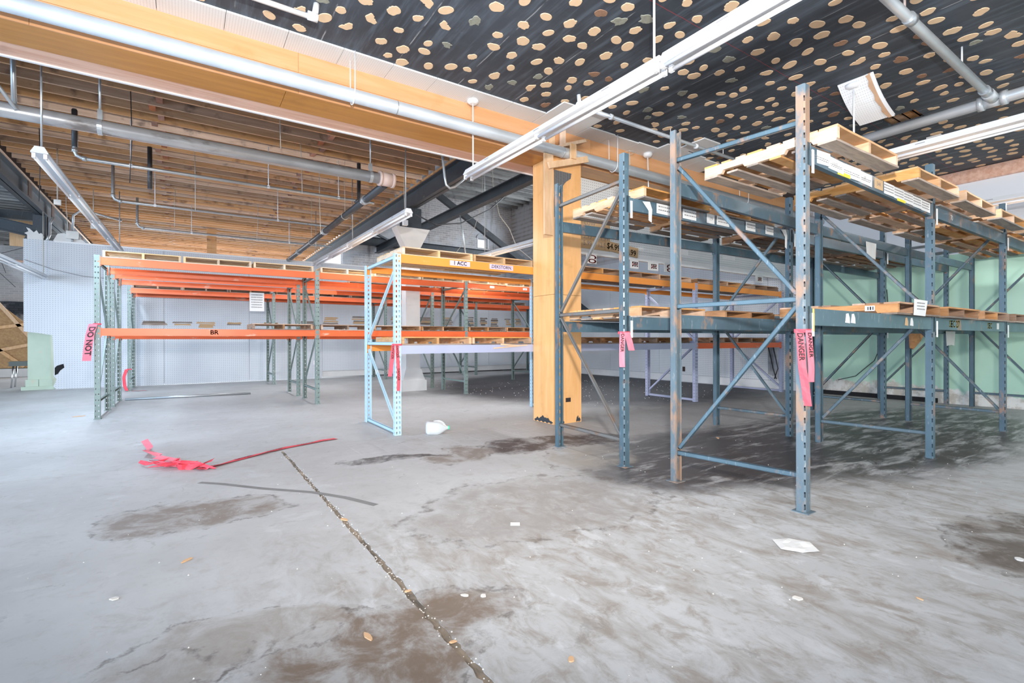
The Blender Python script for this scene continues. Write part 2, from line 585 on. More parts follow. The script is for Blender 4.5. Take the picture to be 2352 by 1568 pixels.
def brickmat(name, a, b, mortar, ax):
    k = NT(name)
    co = k.co()
    sp = k.node('ShaderNodeSeparateXYZ'); k.link(co, sp.inputs[0])
    cb = k.node('ShaderNodeCombineXYZ')
    k.link(sp.outputs[ax], cb.inputs[0]); k.link(sp.outputs[2], cb.inputs[1])
    br = k.node('ShaderNodeTexBrick')
    k.link(cb.outputs[0], br.inputs['Vector'])
    br.inputs['Scale'].default_value = 1.0
    br.inputs['Brick Width'].default_value = 0.30
    br.inputs['Row Height'].default_value = 0.10
    br.inputs['Mortar Size'].default_value = 0.012
    br.inputs['Color1'].default_value = (*a, 1)
    br.inputs['Color2'].default_value = (*b, 1)
    br.inputs['Mortar'].default_value = (*mortar, 1)
    n = k.noise(co, 0.7, 6, 0.65)
    st = k.noise(k.mapv(co, (1.6, 1.6, 0.15)), 1.5, 5, 0.7)
    c = k.mix(k.ramp(n, 0.45, 0.62, 0, 0.75), br.outputs['Color'], (0.62, 0.65, 0.70))
    c = k.mix(k.ramp(st, 0.55, 0.72, 0, 0.6), c, (0.10, 0.09, 0.09))
    k.col(c); k.rough(0.85); k.bump(br.outputs['Fac'], 0.4, 0.01)
    return k.m
M['brick'] = brickmat('sooty_brick_wall', (0.38, 0.36, 0.36), (0.50, 0.47, 0.46), (0.58, 0.58, 0.60), 0)
M['brickdark'] = brickmat('dark_blue_brick_wall', (0.045, 0.06, 0.085), (0.07, 0.085, 0.11), (0.035, 0.045, 0.06), 0)
M['brickpale'] = brickmat('pale_grey_brick_wall', (0.46, 0.47, 0.50), (0.40, 0.41, 0.44), (0.52, 0.53, 0.55), 0)

# ---- concrete floor
k = NT('stained_concrete')
co = k.co()
sp = k.node('ShaderNodeSeparateXYZ'); k.link(co, sp.inputs[0])
nb = k.noise(co, 0.55, 5, 0.6)
nf = k.noise(co, 7.0, 6, 0.7)
nm = k.noise(co, 2.2, 6, 0.65)
c = k.mix(k.ramp(nb, 0.3, 0.7), (0.43, 0.43, 0.43), (0.53, 0.535, 0.54))
c = k.mix(k.ramp(nf, 0.5, 0.75, 0, 0.35), c, (0.34, 0.335, 0.32))
c = k.mix(k.ramp(nm, 0.60, 0.70, 0, 0.35), c, (0.30, 0.285, 0.265))
n3 = k.noise(co, 4.2, 8, 0.76, 0.8)
c = k.mix(k.ramp(n3, 0.50, 0.74, 0, 0.42), c, (0.30, 0.27, 0.24))
c = k.mix(k.ramp(k.noise(k.mapv(co, (1, 1, 1), (7, 3, 0)), 1.9, 7, 0.7, 0.5), 0.56, 0.70, 0, 0.45), c, (0.60, 0.61, 0.625))
c = k.mix(k.ramp(k.noise(k.mapv(co, (1, 1, 1), (4, 9, 0)), 14.0, 6, 0.75), 0.58, 0.72, 0, 0.35), c, (0.26, 0.245, 0.23))
# warped coordinates shared by every stain
wn = k.node('ShaderNodeTexNoise'); wn.inputs['Scale'].default_value = 1.5; wn.inputs['Detail'].default_value = 6; wn.inputs['Roughness'].default_value = 0.62
k.link(co, wn.inputs['Vector'])
ws = k.node('ShaderNodeVectorMath', operation='MULTIPLY_ADD')
k.link(wn.outputs['Color'], ws.inputs[0]); ws.inputs[1].default_value = (0.95, 0.95, 0.0); k.link(co, ws.inputs[2])
off = k.node('ShaderNodeVectorMath', operation='SUBTRACT'); k.link(ws.outputs[0], off.inputs[0]); off.inputs[1].default_value = (0.475, 0.475, 0.0)
wco = off.outputs[0]
def blob(cx, cy, rx, ry, ang=0.0, edge=0.25, strength=1.0):
    sub = k.node('ShaderNodeVectorMath', operation='SUBTRACT'); k.link(wco, sub.inputs[0]); sub.inputs[1].default_value = (cx, cy, 0)
    mp = k.mapv(sub.outputs[0], (1, 1, 0), (0, 0, 0), (0, 0, -ang))
    mp2 = k.mapv(mp, (1 / rx, 1 / ry, 0))
    ln = k.node('ShaderNodeVectorMath', operation='LENGTH'); k.link(mp2, ln.inputs[0])
    return k.ramp(ln.outputs['Value'], 1 - edge, 1.0, strength, 0), ln.outputs['Value']
nst = k.noise(co, 3.1, 7, 0.72, 0.6)
streak = k.noise(k.mapv(co, (1.1, 4.5, 1), (0, 0, 0), (0, 0, -0.12)), 1.3, 6, 0.68, 0.4)
streak2 = k.noise(k.mapv(co, (3.4, 1.2, 1), (2, 3, 0), (0, 0, 0.5)), 1.5, 6, 0.68, 0.5)
# mottled brown wear on the right-hand slab
a_, _ = blob(3.6, 1.9, 4.6, 2.6, -0.2, 0.5, 1.0)
c = k.mix(k.math('MULTIPLY', a_, k.ramp(streak2, 0.44, 0.68, 0, 0.55)), c, (0.25, 0.21, 0.17))
c = k.mix(k.math('MULTIPLY', a_, k.ramp(k.noise(k.mapv(co, (2.2, 1.5, 1), (1, 6, 0), (0, 0, 0.4)), 3.0, 8, 0.72, 0.7), 0.47, 0.66, 0, 0.62)), c, (0.255, 0.21, 0.17))
c = k.mix(k.math('MULTIPLY', a_, k.ramp(k.noise(k.mapv(co, (2.0, 1.0, 1), (5, 1, 0), (0, 0, 0.5)), 2.6, 7, 0.7, 0.6), 0.54, 0.66, 0, 0.6)), c, (0.60, 0.615, 0.63))
# black oily damp below the blue racks
b_, _ = blob(8.6, 3.2, 5.2, 1.9, -0.05, 0.35, 1.0)
c = k.mix(k.math('MULTIPLY', b_, k.ramp(streak, 0.32, 0.56, 0, 0.95)), c, (0.048, 0.040, 0.036))
b2, _ = blob(5.4, 3.75, 2.2, 1.45, 0.15, 0.35, 1.0)
c = k.mix(k.math('MULTIPLY', b2, k.ramp(streak, 0.26, 0.52, 0, 0.95)), c, (0.055, 0.046, 0.046))
wet = k.math('ADD', b_, b2)
# dark dusty area between the light racks and the far right corner
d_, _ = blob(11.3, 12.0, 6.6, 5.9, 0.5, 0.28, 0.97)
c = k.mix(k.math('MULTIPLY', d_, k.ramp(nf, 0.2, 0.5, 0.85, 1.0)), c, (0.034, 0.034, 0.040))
# individual pools with dark rims
for cx, cy, rx, ry, ang, col_, st in ((3.95, 5.45, 0.85, 0.45, 0.2, (0.065, 0.05, 0.048), 0.95), (4.75, 5.25, 0.7, 0.35, 0, (0.075, 0.06, 0.06), 0.9),
                                     (2.85, 5.45, 0.50, 0.45, 0.4, (0.24, 0.205, 0.175), 0.9), (4.2, 4.45, 0.85, 0.55, 0.3, (0.36, 0.32, 0.27), 0.6),
                                     (2.6, 3.4, 1.25, 0.75, -0.15, (0.30, 0.28, 0.265), 0.75), (0.05, 4.75, 0.75, 0.42, -0.3, (0.22, 0.18, 0.15), 0.9),
                                     (0.80, 2.25, 0.66, 0.38, 0.1, (0.17, 0.115, 0.075), 0.9), (0.2, 2.62, 0.55, 0.28, 0.0, (0.28, 0.24, 0.20), 0.6), (-0.5, 2.35, 0.7, 0.25, 0.1, (0.31, 0.275, 0.24), 0.5),
                                     (4.95, 0.85, 0.95, 0.42, -0.15, (0.095, 0.07, 0.052), 0.9), (2.05, 5.72, 0.60, 0.14, -0.1, (0.075, 0.068, 0.065), 0.95)):
    m1, ln = blob(cx, cy, rx, ry, ang, 0.30, st)
    c = k.mix(k.math('MULTIPLY', m1, k.ramp(nst, 0.34, 0.58, 0.25, 1.0)), c, col_)
    rim = k.math('MULTIPLY', k.ramp(ln, 0.88, 0.96), k.ramp(ln, 0.96, 1.02, 1, 0))
    c = k.mix(k.math('MULTIPLY', rim, k.ramp(nf, 0.42, 0.62, 0.05, 0.65)), c, (0.10, 0.082, 0.07))
# ghost of old floor tiles by the column
gx = k.math('ABSOLUTE', k.math('SUBTRACT', k.math('FRACT', k.math('MULTIPLY', sp.outputs[0], 1 / 0.33)), 0.5))
gy = k.math('ABSOLUTE', k.math('SUBTRACT', k.math('FRACT', k.math('MULTIPLY', sp.outputs[1], 1 / 0.33)), 0.5))
grid = k.math('MAXIMUM', k.math('LESS_THAN', gx, 0.02), k.math('LESS_THAN', gy, 0.02))
g_, _ = blob(3.3, 6.35, 2.0, 0.55, 0, 0.3, 0.35)
c = k.mix(k.math('MULTIPLY', grid, g_), c, (0.66, 0.66, 0.66))
# hairline cracks
vor = k.node('ShaderNodeTexVoronoi'); vor.feature = 'DISTANCE_TO_EDGE'; vor.inputs['Scale'].default_value = 0.42
k.link(wco, vor.inputs['Vector'])
crk = k.math('LESS_THAN', vor.outputs['Distance'], 0.004)
c = k.mix(k.math('MULTIPLY', crk, k.ramp(nm, 0.5, 0.62, 0, 0.4)), c, (0.24, 0.23, 0.22))
k.col(c)
k.rough(k.ramp(wet, 0.0, 1.0, 0.62, 0.42))
k.bump(nf, 0.12, 0.004)
M['floor'] = k.m
M['joint'] = wood('gritty_joint_fill', (0.30, 0.24, 0.18), (0.10, 0.085, 0.07), (14, 5, 14), (0.50, 0.40, 0.30), 0.7, 0.9, vary=0)
M['scuff'] = plain('grey_adhesive_mark', (0.24, 0.235, 0.23), 0.8, noise=0.3)

# ------------------------------------------------------------------ STRUCTURE
RX = 13.95          # right wall plane
BY = 19.5           # pegboard back wall plane
ZC = 5.01           # patched ceiling

# floor: slabs separated by real joints over a fill bed
fl = struct(MB().box(-16, 14.2, -3.5, 32, -0.06, -0.005), 'floor', M['joint'])
JX, JY = 1.035, 6.86
rj = random.Random(3)
def ragged_edge(x, sgn):
    pts, y = [], 0.6
    while y < JY - 0.05:
        pts.append((x + sgn * max(-0.002, rj.gauss(0.003, 0.005)), y))
        y += rj.uniform(0.02, 0.06)
    return pts
struct(MB().prism([(-16, -3.5), (JX - 0.016, -3.5)] + ragged_edge(JX - 0.016, -1) + [(JX - 0.016, JY - 0.006), (-16, JY - 0.006)], -0.05, 0.0), 'floor_slab', M['floor'], fl)
struct(MB().prism([(14.2, JY - 0.006), (JX + 0.016, JY - 0.006)] + ragged_edge(JX + 0.016, 1)[::-1] + [(JX + 0.016, -3.5), (14.2, -3.5)], -0.05, 0.0), 'floor_slab', M['floor'], fl)
struct(MB().box(-16, 14.2, JY + 0.006, 32, -0.05, 0.0), 'floor_slab', M['floor'], fl)

# back partition: pegboard sheets, with the broken lower-left corner cut away
wb = struct(MB().box(-3.0, 13.9, BY + 0.03, BY + 0.12, 0.05, 4.33), 'wall_back', M['pillar_white'])
mb = MB()
poly = [(-3.83, 1.70), (-3.55, 1.66), (-3.35, 1.62), (-3.22, 1.60), (-3.20, 1.1), (-3.18, 0.52), (-3.20, 0.42), (-3.13, 0.30), (-3.2, 0.1), (-3.15, 0.01),
        (-0.55, 0.01), (-0.55, 4.36), (-3.83, 4.36)]
mb.prism(poly, BY - 0.012, BY, 'y')
struct(mb, 'pegboard_sheet', M['peg_back'], wb)
for i, x in enumerate((-0.54, 1.9, 4.34, 6.78, 9.22, 11.66)):
    struct(MB().box(x, min(x + 2.43, 13.93), BY - 0.012, BY, 0.02 if i < 2 else 0.28, 4.36), 'pegboard_sheet', M['peg_back'], wb)
struct(MB().box(-3.17, 13.93, BY - 0.02, BY - 0.012, 4.33, 4.37), 'top_strip', M['white'], wb)
# black plate painted as the shade inside a ragged hole low in the pegboard
mb = MB().prism([(-3.17, 0.64), (-3.12, 0.70), (-2.98, 0.75), (-2.96, 0.64), (-3.05, 0.56), (-3.10, 0.46), (-3.17, 0.42)], BY - 0.02, BY - 0.012, 'y')
struct(mb, 'hole_shade_plate', M['black'], wb)

# right wall: green plaster near, pegboard further in, white above
wr = struct(MB().box(RX, RX + 0.25, -3.5, 6.5, 0, 3.25), 'wall_right', M['greenwall'])
struct(MB().box(RX, RX + 0.25, -3.5, 6.5, 3.25, 5.4), 'upper_wall', M['whitewall'], wr)
struct(MB().box(RX, RX + 0.25, 6.5, 21.0, 0, 5.2), 'plaster_backing', M['brick'], wr)
struct(MB().box(RX, RX + 0.25, 6.5, 21.0, 7.5, 8.35), 'brick_lintel', M['brick'], wr)
for y0, y1 in ((6.5, 8.6), (11.0, 12.4), (14.8, 16.2), (18.6, 21.0)):  # gaps between piers are added openings that admit fill to the high bay
    struct(MB().box(RX, RX + 0.25, y0, y1, 5.2, 7.5), 'brick_pier', M['brick'], wr)
for y0, y1, z0, z1 in ((6.5, 7.32, 0.26, 4.4), (7.32, 7.72, 1.22, 4.4), (7.72, 9.2, 0.26, 4.4), (9.2, 11.6, 0.26, 4.4), (11.6, 14.0, 0.26, 4.4), (14.0, 16.4, 0.26, 4.4), (16.4, 19.45, 0.26, 4.4)):
    struct(MB().box(RX - 0.03, RX, y0 + 0.004, y1 - 0.004, z0, z1), 'pegboard_sheet', M['peg_right'], wr)
struct(MB().prism([(7.33, 0.26), (7.72, 0.26), (7.72, 0.42), (7.6, 0.40), (7.5, 0.36), (7.42, 0.29)], RX - 0.03, RX, 'x'), 'broken_board', M['peg_right'], wr)
bb = struct(MB().box(RX - 0.05, RX, 6.55, 19.4, 0.02, 0.25), 'baseboard_right', M['white'])
struct(MB().box(RX - 0.06, RX, 3.9, 6.5, 0.0, 0.10), 'baseboard_right', M['black'])
# reddish wood trim where the ceiling meets the right wall
struct(MB().box(RX - 0.10, RX, -3.5, 6.2, 4.74, 5.0), 'trim_1', M['copper'])

# patched ceiling, with a torn opening
HX0, HX1, HY0, HY1 = 9.55, 10.05, 2.95, 3.42
ce = struct(MB().box(-4, HX0, -3.5, 6.6, ZC, ZC + 0.05), 'ceiling', M['ceil'])
for x0, x1, y0, y1 in ((HX1, RX, -3.5, 6.6), (HX0, HX1, -3.5, HY0), (HX0, HX1, HY1, 6.6)):
    struct(MB().box(x0, x1, y0, y1, ZC, ZC + 0.05), 'ceiling_panel', M['ceil'], ce)
struct(MB().box(-4, RX, -3.5, 6.6, ZC + 0.45, ZC + 0.5), 'roof_deck', M['deck'], ce)
for i in range(4):
    y = HY0 + 0.02 + i * 0.14
    struct(MB().box(HX0 - 0.5, HX1 + 0.5, y, y + 0.085, ZC + 0.10, ZC + 0.14), 'lath_board', M['joist'], ce)
struct(MB().box(HX0 + 0.05, HX0 + 0.12, HY0 - 0.3, HY1 + 0.3, ZC + 0.052, ZC + 0.10), 'lath_board', M['joist'], ce)

# glue dabs left by the missing ceiling tiles
def dab_mesh(name, mat, ragged, hollow=False):
    n = 26
    ph = [random.random() * 6.28 for _ in range(6)]
    rs = []
    bite = random.random() * 6.28
    for i in range(n):
        a = 2 * PI * i / n
        r = 1 + 0.10 * math.sin(2 * a + ph[0]) + ragged * (0.10 * math.sin(3 * a + ph[1]) + 0.08 * math.sin(5 * a + ph[2]) + 0.10 * math.sin(9 * a + ph[3]) * (1 if math.cos(a - bite) > 0.2 else 0.15))
        r -= ragged * 0.38 * max(0.0, math.cos(a - bite)) ** 6
        r *= 0.073
        rs.append((math.cos(a) * r * 1.14, math.sin(a) * r * 0.93))
    mb = MB()
    mb.add([(x, y, 0) for x, y in rs] + [(x * 0.95, y * 0.95, -0.006) for x, y in rs],
           [(i, (i + 1) % n, n + (i + 1) % n, n + i) for i in range(n)] + [tuple(range(n, 2 * n))])
    return mb.mesh(name, mat)
dab_tan = [dab_mesh('glue_dab', M['dab'], r) for r in (0.05, 0.1, 0.35, 0.5, 0.7, 0.9, 0.15, 0.6)]
dab_odd = [dab_mesh('glue_dab', M['dabgrey'], 1.1), dab_mesh('glue_dab', M['dabgrey'], 0.8), dab_mesh('glue_dab', M['dabbrown'], 0.4), dab_mesh('glue_dab', M['dabbrown'], 0.7)]
spots = []
y = -1.0
row = 0
while y < 6.1:
    x = -2.0 + (0.16 if row % 2 else 0)
    while x < RX - 0.15:
        px_, py_ = x + random.uniform(-0.075, 0.075), y + random.uniform(-0.075, 0.075)
        if random.random() > 0.06 and py_ < 6.12 and not (HX0 - 0.15 < px_ < HX1 + 0.15 and HY0 - 0.15 < py_ < HY1 + 0.15):
            spots.append((px_, py_))
        x += 0.315
    y += 0.295
    row += 1
def in_view(x, y, z):
    d = Vector((x, y, z - CAM_H))
    f = d.dot(_f)
    if f < 0.3:
        return False
    u, v = d.dot(_r) / f, d.dot(_u) / f
    return abs(u) < 1.06 and abs(v) < 0.71
vis = sorted([s for s in spots if in_view(s[0], s[1], ZC)], key=lambda s: s[0] ** 2 + s[1] ** 2)
rest = MB()
for i, (x, y) in enumerate(vis + [s for s in spots if not in_view(s[0], s[1], ZC)]):
    me = random.choice(dab_odd) if random.random() < 0.13 else random.choice(dab_tan)
    ang, s = random.random() * 6.28, random.uniform(0.75, 1.12)
    if i < 298:
        o = put(me, 'glue_dab', ce, (x, y, ZC), (0, 0, ang), (s, s, 1))
    elif me.materials[0].name == 'tan_glue_dab':
        ca, sa = math.cos(ang) * s, math.sin(ang) * s
        rest.add([(x + v.co.x * ca - v.co.y * sa, y + v.co.x * sa + v.co.y * ca, ZC + v.co.z) for v in me.vertices], [tuple(p.vertices) for p in me.polygons])
o = build(rest, 'glue_dabs', M['dab'], ce)
o['kind'] = 'stuff'

# remaining white tiles along the soffit
def tiles(parent, rects):
    for x0, x1, y0, y1 in rects:
        struct(MB().box(x0 + 0.003, x1 - 0.003, y0, y1, ZC - 0.022, ZC - 0.001), 'ceiling_tile', M['tile'], parent)
xs = [-1.5, -0.87, -0.24, 0.39, 1.02, 1.65, 2.28, 2.9, 3.53, 4.15, 4.77]
tiles(ce, [(a, b, 6.2, 6.59) for a, b in zip(xs, xs[1:])])
tiles(ce, [(4.78, 5.2, 5.76, 6.59), (5.2, 5.69, 5.74, 6.59), (5.7, 6.3, 6.2, 6.59), (6.3, 6.9, 6.22, 6.59), (6.9, 7.4, 6.19, 6.59), (7.4, 8.0, 5.95, 6.59),
           (7.72, 8.2, 5.42, 5.94), (8.0, 8.6, 6.0, 6.59), (8.6, 9.2, 6.05, 6.59)])
tiles(ce, [(11.05, 11.55, 3.05, 3.25)])

# soffit (boxed beam) with its trim
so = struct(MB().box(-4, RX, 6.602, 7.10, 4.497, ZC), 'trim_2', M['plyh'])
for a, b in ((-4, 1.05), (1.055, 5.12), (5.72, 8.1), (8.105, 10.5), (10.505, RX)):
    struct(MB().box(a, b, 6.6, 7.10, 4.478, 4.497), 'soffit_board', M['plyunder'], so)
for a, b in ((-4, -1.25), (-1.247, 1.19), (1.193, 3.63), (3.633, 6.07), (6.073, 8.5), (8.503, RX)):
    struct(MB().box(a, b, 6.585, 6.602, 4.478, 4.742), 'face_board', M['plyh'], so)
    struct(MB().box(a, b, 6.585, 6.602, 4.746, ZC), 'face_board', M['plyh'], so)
struct(MB().box(-4, RX, 7.10, 7.42, 4.485, 4.60), 'trim_3', M['copper'])
struct(MB().box(-4, RX, 7.42, 7.46, 4.47, 4.62), 'trim_4', M['white'])
struct(MB().box(-4, RX, 7.10, 7.46, 4.62, 5.95), 'wall_header', M['deck'])

# wood-clad column: four plywood faces in two lifts
cx0, cx1, cy0, cy1 = 5.12, 5.72, 6.45, 7.03
cw = thing('wood_clad_column', 'square column clad in varnished orange plywood with scuffed foot', 'column', ((cx0 + cx1) / 2, (cy0 + cy1) / 2, 0))
for z0, z1 in ((0.0, 2.17), (2.175, 4.478)):
    build(MB().box(cx0, cx1, cy0, cy0 + 0.02, z0, z1), 'front_panel', M['ply'], cw)
    build(MB().box(cx0, cx0 + 0.02, cy0 + 0.02, cy1, z0, z1), 'side_panel', M['ply'], cw)
    build(MB().box(cx1 - 0.02, cx1, cy0 + 0.02, cy1, z0, z1), 'side_panel', M['ply'], cw)
    build(MB().box(cx0 + 0.02, cx1 - 0.02, cy1 - 0.02, cy1, z0, z1), 'rear_panel', M['ply'], cw)
def scrape(side, u0, u1, hmax, seed):
    rnd = random.Random(seed)
    n = 34
    ph = [rnd.random() * 6.28 for _ in range(4)]
    pts = [(u0 + (u1 - u0) * i / n, 0.012 + 0.010 * math.sin(i * 0.9 + ph[0])) for i in range(n + 1)]
    top = []
    for i in range(n, -1, -1):
        t_ = i / n
        hh = 0.62 + 0.22 * math.sin(9 * t_ + ph[1]) + 0.14 * math.sin(21 * t_ + ph[2]) + 0.08 * math.sin(43 * t_ + ph[3])
        top.append((u0 + (u1 - u0) * t_, 0.03 + (hmax - 0.03) * max(0.0, hh) * min(1, 6 * t_, 6 * (1 - t_))))
    if side == 'x':
        return MB().prism(pts + top, cx0 - 0.002, cx0, 'x')
    return MB().prism(pts + top, cy0 - 0.002, cy0, 'y')
build(scrape('x', cy0 + 0.03, cy1 - 0.03, 0.12, 3), 'bare_patch', M['girder'], cw)
build(scrape('y', cx0 + 0.02, cx0 + 0.22, 0.07, 4), 'bare_patch', M['girder'], cw)
build(scrape('y', cx1 - 0.12, cx1 - 0.02, 0.12, 5), 'bare_patch', M['girder'], cw)
op = build(MB().box(5.37, 5.475, cy0 - 0.008, cy0, 0.36, 0.43), 'outlet_plate', M['outlet'], cw)
for x in (5.40, 5.445):
    build(MB().tube([(x, cy0 - 0.012, 0.395), (x, cy0 - 0.008, 0.395)], 0.014, 10), 'socket', M['ink'], op)
# torn perforated metal left on the column's upper corner
build(MB().prism([(5.125, 3.45), (5.17, 3.5), (5.19, 3.7), (5.16, 3.85), (5.22, 3.96), (5.3, 3.99), (5.38, 4.08), (5.48, 4.15), (5.5, 4.24), (5.125, 4.24)], cy0 - 0.012, cy0 - 0.006, 'y'),
      'perforated_metal_scrap', M['grillepeg'], cw)

# pegboard bulkhead hanging from the soffit to the right of the column
bk = struct(MB().box(5.73, RX - 0.03, 7.02, 7.06, 3.16, 4.47), 'wall_bulkhead', M['peg_bulk'])
for a, b in ((5.73, 8.15), (8.155, 10.6), (10.605, RX - 0.03)):
    struct(MB().box(a, b, 7.0, 7.075, 3.035, 3.165), 'lower_rail', M['white'], bk)
for x, z, w, h in ((7.9, 3.42, 0.55, 0.13), (8.9, 3.3, 0.5, 0.11), (9.9, 3.45, 0.6, 0.12), (10.7, 3.33, 0.5, 0.11)):
    struct(MB().box(x, x + w, 7.012, 7.02, z, z + h), 'blank_patch', M['white'], bk)

# joist roof over the old workshop bay
jr = struct(MB().box(-14, 5.3, 7.46, 31, 6.0, 6.05), 'ceiling', M['deck'])
jl = MB().box(-3.3, 5.25, -0.021, 0.021, 5.66, 6.0).mesh('joist', M['joist'])
jg = MB().box(-14, -3.7, -0.026, 0.026, 5.66, 6.0).mesh('joist', M['joistgrey'])
blk = MB().box(-0.05, 0.05, -0.17, 0.17, 5.70, 5.98).mesh('bridging_block', M['bridging'])
y = 7.75
i = 0
while y < 30.5:
    put(jl, 'joist', jr, (0, y, random.uniform(-0.006, 0.006)))
    put(jg, 'joist', jr, (0, y, 0))
    if 8 < y < 26:
        for x in (-0.42, 2.55):
            put(blk, 'bridging_block', jr, (x + (0.06 if i % 2 else -0.06), y + 0.20, 0))
    y += 0.405
    i += 1
# high bay to the right of the girder
hr = struct(MB().box(5.6, RX, 7.46, 21.0, 8.3, 8.35), 'ceiling', M['deck'])
jh = MB().box(5.65, RX, -0.03, 0.03, 8.0, 8.3).mesh('joist', M['joistgrey'])
y = 8.0
while y < 20.9:
    put(jh, 'joist', hr, (0, y, 0))
    y += 0.5
struct(MB().box(5.44, 5.60, 7.46, 21.0, 5.66, 8.35), 'wall_clerestory', M['brick'])
# brick wall closing the high bay, with a window opening under an arch
WX0, WX1, WZ0, WZ1 = 11.95, 12.5, 5.95, 6.42
wk = struct(MB().box(5.5, WX0, 21.0, 21.3, 0, 8.35), 'wall_rear', M['brick'])
for x0, x1, z0, z1 in ((WX1, RX + 0.3, 0, 8.35), (WX0, WX1, 0, WZ0), (WX0, WX1, WZ1, 8.35)):
    struct(MB().box(x0, x1, 21.0, 21.3, z0, z1), 'wall_section', M['brick'], wk)
wn1 = struct(MB().box(WX0 - 0.04, WX0, 20.97, 21.05, WZ0, WZ1), 'window_1', M['white'])
struct(MB().box(WX1, WX1 + 0.04, 20.97, 21.05, WZ0, WZ1), 'window_frame', M['white'], wn1)
arch = MB()
pts = []
for a in range(0, 9):
    t = PI * a / 8
    pts.append(((WX0 + WX1) / 2 - math.cos(t) * 0.36, WZ1 + math.sin(t) * 0.24))
inner = [(x * 0.8 + (WX0 + WX1) / 2 * 0.2, WZ1 + (z - WZ1) * 0.62) for x, z in reversed(pts)]
struct(arch.prism(pts + inner, 20.95, 21.0, 'y'), 'window_arch', M['brickpale'], wn1)
# far end of the workshop bay, left of the partition
we = struct(MB().box(-14, 5.5, 30.5, 30.8, 3.2, 6.1), 'wall_far', M['brickpale'])
struct(MB().box(-14, 5.5, 30.5, 30.8, 0, 3.2), 'dark_brickwork', M['brickdark'], we)
struct(MB().box(-14, -3.9, 30.42, 30.5, 1.75, 1.83), 'ledge', M['girder'], we)
struct(MB().box(-14, 5.5, 30.40, 30.5, 4.95, 5.03), 'trim_5', M['copper'])
dr = struct(MB().box(-7.2, -5.2, 30.44, 30.5, 0.0, 1.7), 'door_1', M['vinyl'])
struct(MB().box(-7.3, -7.2, 30.42, 30.5, 0.0, 1.78), 'door_jamb', M['white'], dr)

# ------------------------------------------------------------------ steelwork
def ibeam(mb, p, q, w, h, t=0.02):
    p, q = Vector(p), Vector(q)
    mb.bar(p, q, t, h)
    up = Vector((0, 0, h / 2 - t / 2))
    mb.bar(p + up, q + up, w, t)
    mb.bar(p - up, q - up, w, t)
    return mb
g = thing('steel_girder', 'dark riveted steel girder above the white column, running to the rear', 'girder', (5.37, 18, 5.15))
build(ibeam(MB(), (5.37, 7.5, 5.37), (5.37, 30.4, 5.37), 0.24, 0.46), 'girder_beam', M['girder'], g)
build(MB().box(5.22, 5.5, 7.5, 30.4, 5.605, 5.645), 'timber_plate', M['joist'], g)
g = thing('steel_girder', 'dark steel girder on the far left above the pegboard partition', 'girder', (-3.5, 18, 5.1))
build(ibeam(MB(), (-3.5, 7.5, 5.37), (-3.5, 30.4, 5.37), 0.26, 0.46), 'girder_beam', M['girder'], g)
build(MB().box(-3.64, -3.35, 7.5, 30.4, 5.605, 5.645), 'timber_plate', M['joist'], g)
for i in range(7):
    y = 9.5 + i * 2.7
    build(MB().box(-3.37, -3.355, y, y + 0.35, 5.2, 5.58), 'rust_patch', M['deck'], g)
solo(ibeam(MB(), (6.9, 8.0, 5.31), (6.9, 20.9, 5.31), 0.2, 0.28), 'steel_beam', M['girder'], 'dark steel beam crossing the high bay below the grey joists', 'beam')
solo(ibeam(MB(), (5.6, 20.6, 5.6), (RX - 0.05, 20.6, 5.6), 0.2, 0.34), 'steel_beam', M['girder'], 'dark horizontal beam low across the sooty brick wall', 'beam')
solo(MB().bar((5.61, 15.0, 7.02), (13.83, 15.0, 2.46), 0.14, 0.20), 'diagonal_brace', M['girder'], 'dark diagonal steel brace in front of the sooty brick wall', 'brace')
solo(MB().bar((5.52, 18.6, 5.75), (8.0, 20.55, 5.42), 0.08, 0.08), 'diagonal_brace', M['girder'], 'thin dark brace behind the white column head', 'brace')
solo(ibeam(MB(), (-9.5, 21.5, 6.0), (-3.75, 20.6, 4.75), 0.22, 0.36), 'steel_beam', M['girder'], 'sloping dark beam at the far left meeting the steel post', 'beam')
solo(MB().box(-14.0, -3.8, 22.0, 22.2, 5.35, 5.62), 'steel_beam', M['girder'], 'short level dark beam at the far left edge below the roof', 'beam')
sp_ = thing('steel_post', 'dark steel post rising behind the torn top of the pegboard wall', 'post', (-3.55, 19.98, 1.7))
build(MB().box(-3.7, -3.4, 19.85, 19.88, 1.72, 5.14).box(-3.7, -3.4, 20.08, 20.11, 1.72, 5.14).box(-3.57, -3.53, 19.88, 20.08, 1.72, 5.14), 'post_shaft', M['girder'], sp_)
build(MB().prism([(-3.9, 4.38), (-3.42, 4.38), (-3.42, 5.1), (-3.55, 5.1)], 19.83, 19.85, 'y'), 'gusset_plate', M['girder'], sp_)
# torn paper on top of the partition
for i, (x, pts) in enumerate(((-3.75, [(0, 0), (0.34, 0), (0.36, 0.10), (0.30, 0.20), (0.25, 0.17), (0.20, 0.27), (0.14, 0.20), (0.05, 0.30), (-0.02, 0.33), (0.03, 0.22), (-0.06, 0.16), (0.0, 0.12)]), (-3.2, [(0, 0), (0.75, 0), (0.55, 0.2), (0.4, 0.12), (0.25, 0.26), (0.1, 0.22)]))):
    solo(MB().prism([(x + a, 4.36 + b) for a, b in pts], 19.49, 19.498, 'y'), 'torn_paper', M['paper'],
         ('jagged torn white paper on the wall top left of the steel post', 'low torn white paper on the wall top right of the steel post')[i], 'paper')
